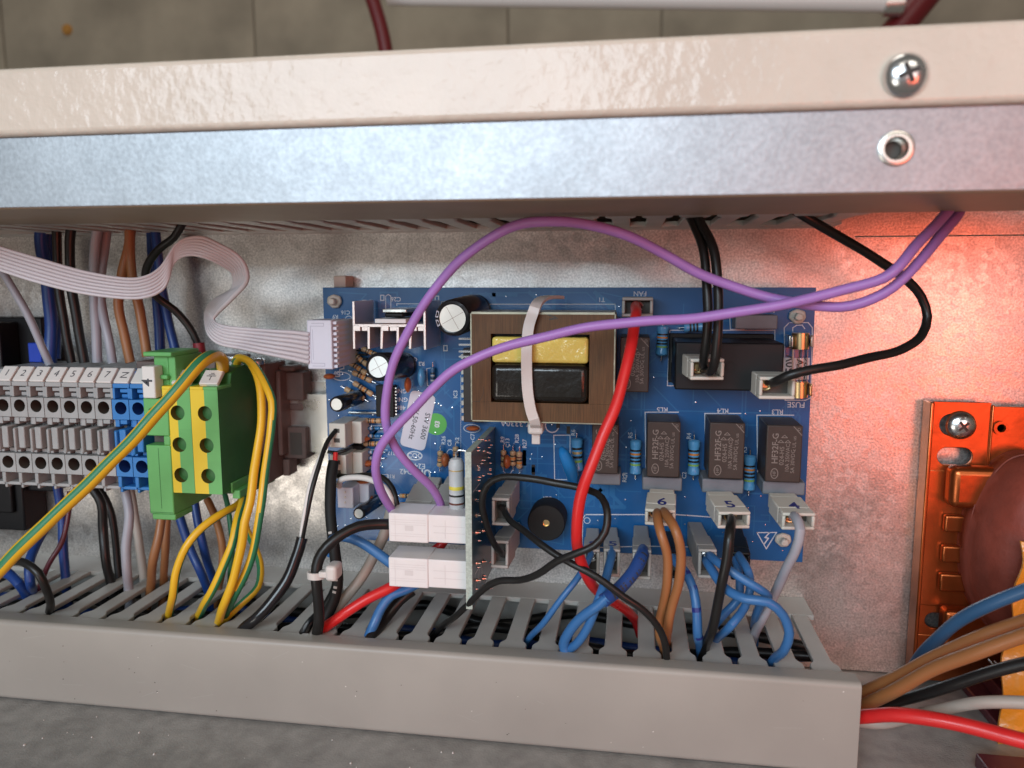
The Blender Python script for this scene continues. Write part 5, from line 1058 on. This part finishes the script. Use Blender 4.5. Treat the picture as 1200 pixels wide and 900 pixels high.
# orange foil hanging in front
fo = MB().mat('orange_film'); vs = []; nx, nz_ = 14, 30
x0 = XZ(1181, 760, 34)[0]; zt_, zb_ = XZ(1190, 632, 34)[1], XZ(1190, 905, 34)[1]
for j in range(nz_ + 1):
    for i in range(nx + 1):
        t = j / nz_; xx = x0 + i * 3.4 - t * 2.0 + (.5 * math.sin(t * 20) if i == 0 else 0); zz_ = zt_ + (zb_ - zt_) * t
        vs.append((xx, zz_, 36 + 1.2 * math.sin(i * 1.1 + t * 9) + 1.0 * math.sin(t * 23 + i * .7)))
k0 = len(vs); vs += [(a, b, c - .8) for a, b, c in vs]
fs = []
for j in range(nz_):
    for i in range(nx):
        a = j * (nx + 1) + i; fs.append([a, a + 1, a + nx + 2, a + nx + 1]); fs.append([k0 + a, k0 + a + nx + 1, k0 + a + nx + 2, k0 + a + 1])
for j in range(nz_): a = j * (nx + 1); fs.append([a, a + nx + 1, k0 + a + nx + 1, k0 + a]); a += nx; fs.append([a, k0 + a, k0 + a + nx + 1, a + nx + 1])
for i in range(nx): fs.append([i, k0 + i, k0 + i + 1, i + 1]); a = nz_ * (nx + 1) + i; fs.append([a, a + 1, k0 + a + 1, k0 + a])
fo.add(vs, fs); tag(fo.build('orange_sheet'), 'crumpled translucent-looking orange sheet at the right picture edge behind the cables', 'sheet')
# dark bits under the bracket
m = MB().mat('w_maroon'); p = L(1150, 790, 20); m.box(p[0], p[0] + 60, -131.1, -128.4, 4, 34).box(p[0] + 6, p[0] + 60, -128.4, -124, 6, 22); tag(m.build('dark_block', bevel=.5), 'dark reddish metal block on the floor under the orange bracket', 'foot')
m = MB().mat('w_maroon')
p = L(1165, 880, 60); m.box(p[0], p[0] + 50, -131.1, -127, 50, 66); tag(m.build('dark_block', bevel=.5), 'dark reddish block at the bottom right corner under the red wire', 'foot')
m = MB().mat('chrome')
for i in range(3): a = L(1158 + i * 7, 772 + i * 2, 24); m.tube([a, a + Vector((3.5, -4, 2))], .3, 8)
tag(m.build('wire_strands'), 'few bare silver wire strands beside the brown wires near the orange sheet', 'wire strands')
# cables leaving the duct
CG = 'wires leaving the right end of the lower duct'
def out(label, pts, r, mat): return wire(label, pts, r, mat, CG)
out('steel blue wire curving from the orange bracket foot to the right edge', [(1066, 792, 30), (1074, 776, 36), (1095, 752, 44), (1125, 727, 52), (1160, 708, 58), (1200, 692, 62), (1250, 676, 66)], 1.75, 'w_steelblue')
out('upper light brown wire leaving the duct end', [(960, 826, 34), (1010, 812, 42), (1053, 792, 48), (1097, 769, 54), (1151, 745, 60), (1200, 728, 64), (1250, 712, 68)], 1.75, 'w_tan')
out('lower light brown wire leaving the duct end', [(960, 838, 38), (1008, 828, 46), (1030, 819, 50), (1066, 799, 55), (1102, 780, 60), (1151, 762, 66), (1200, 744, 70), (1250, 728, 74)], 1.8, 'w_tan')
out('black wire leaving the duct end under the light brown pair', [(970, 840, 32), (1024, 829, 40), (1061, 819, 46), (1097, 809, 52), (1151, 791, 58), (1200, 778, 62), (1250, 764, 66)], 1.6, 'w_black')
out('pale grey wire sagging below the black one at the duct end', [(960, 838, 38), (1000, 845, 42), (1035, 848, 44), (1062, 842, 48), (1085, 835, 52), (1110, 830, 55), (1151, 823, 60), (1200, 823, 64), (1250, 830, 68)], 1.6, 'w_beige')
out('bright red wire leaving the duct end and sloping down right', [(960, 838, 46), (1006, 840, 54), (1053, 838, 60), (1097, 843, 64), (1151, 855, 68), (1200, 868, 72), (1250, 882, 75)], 1.9, 'w_red')
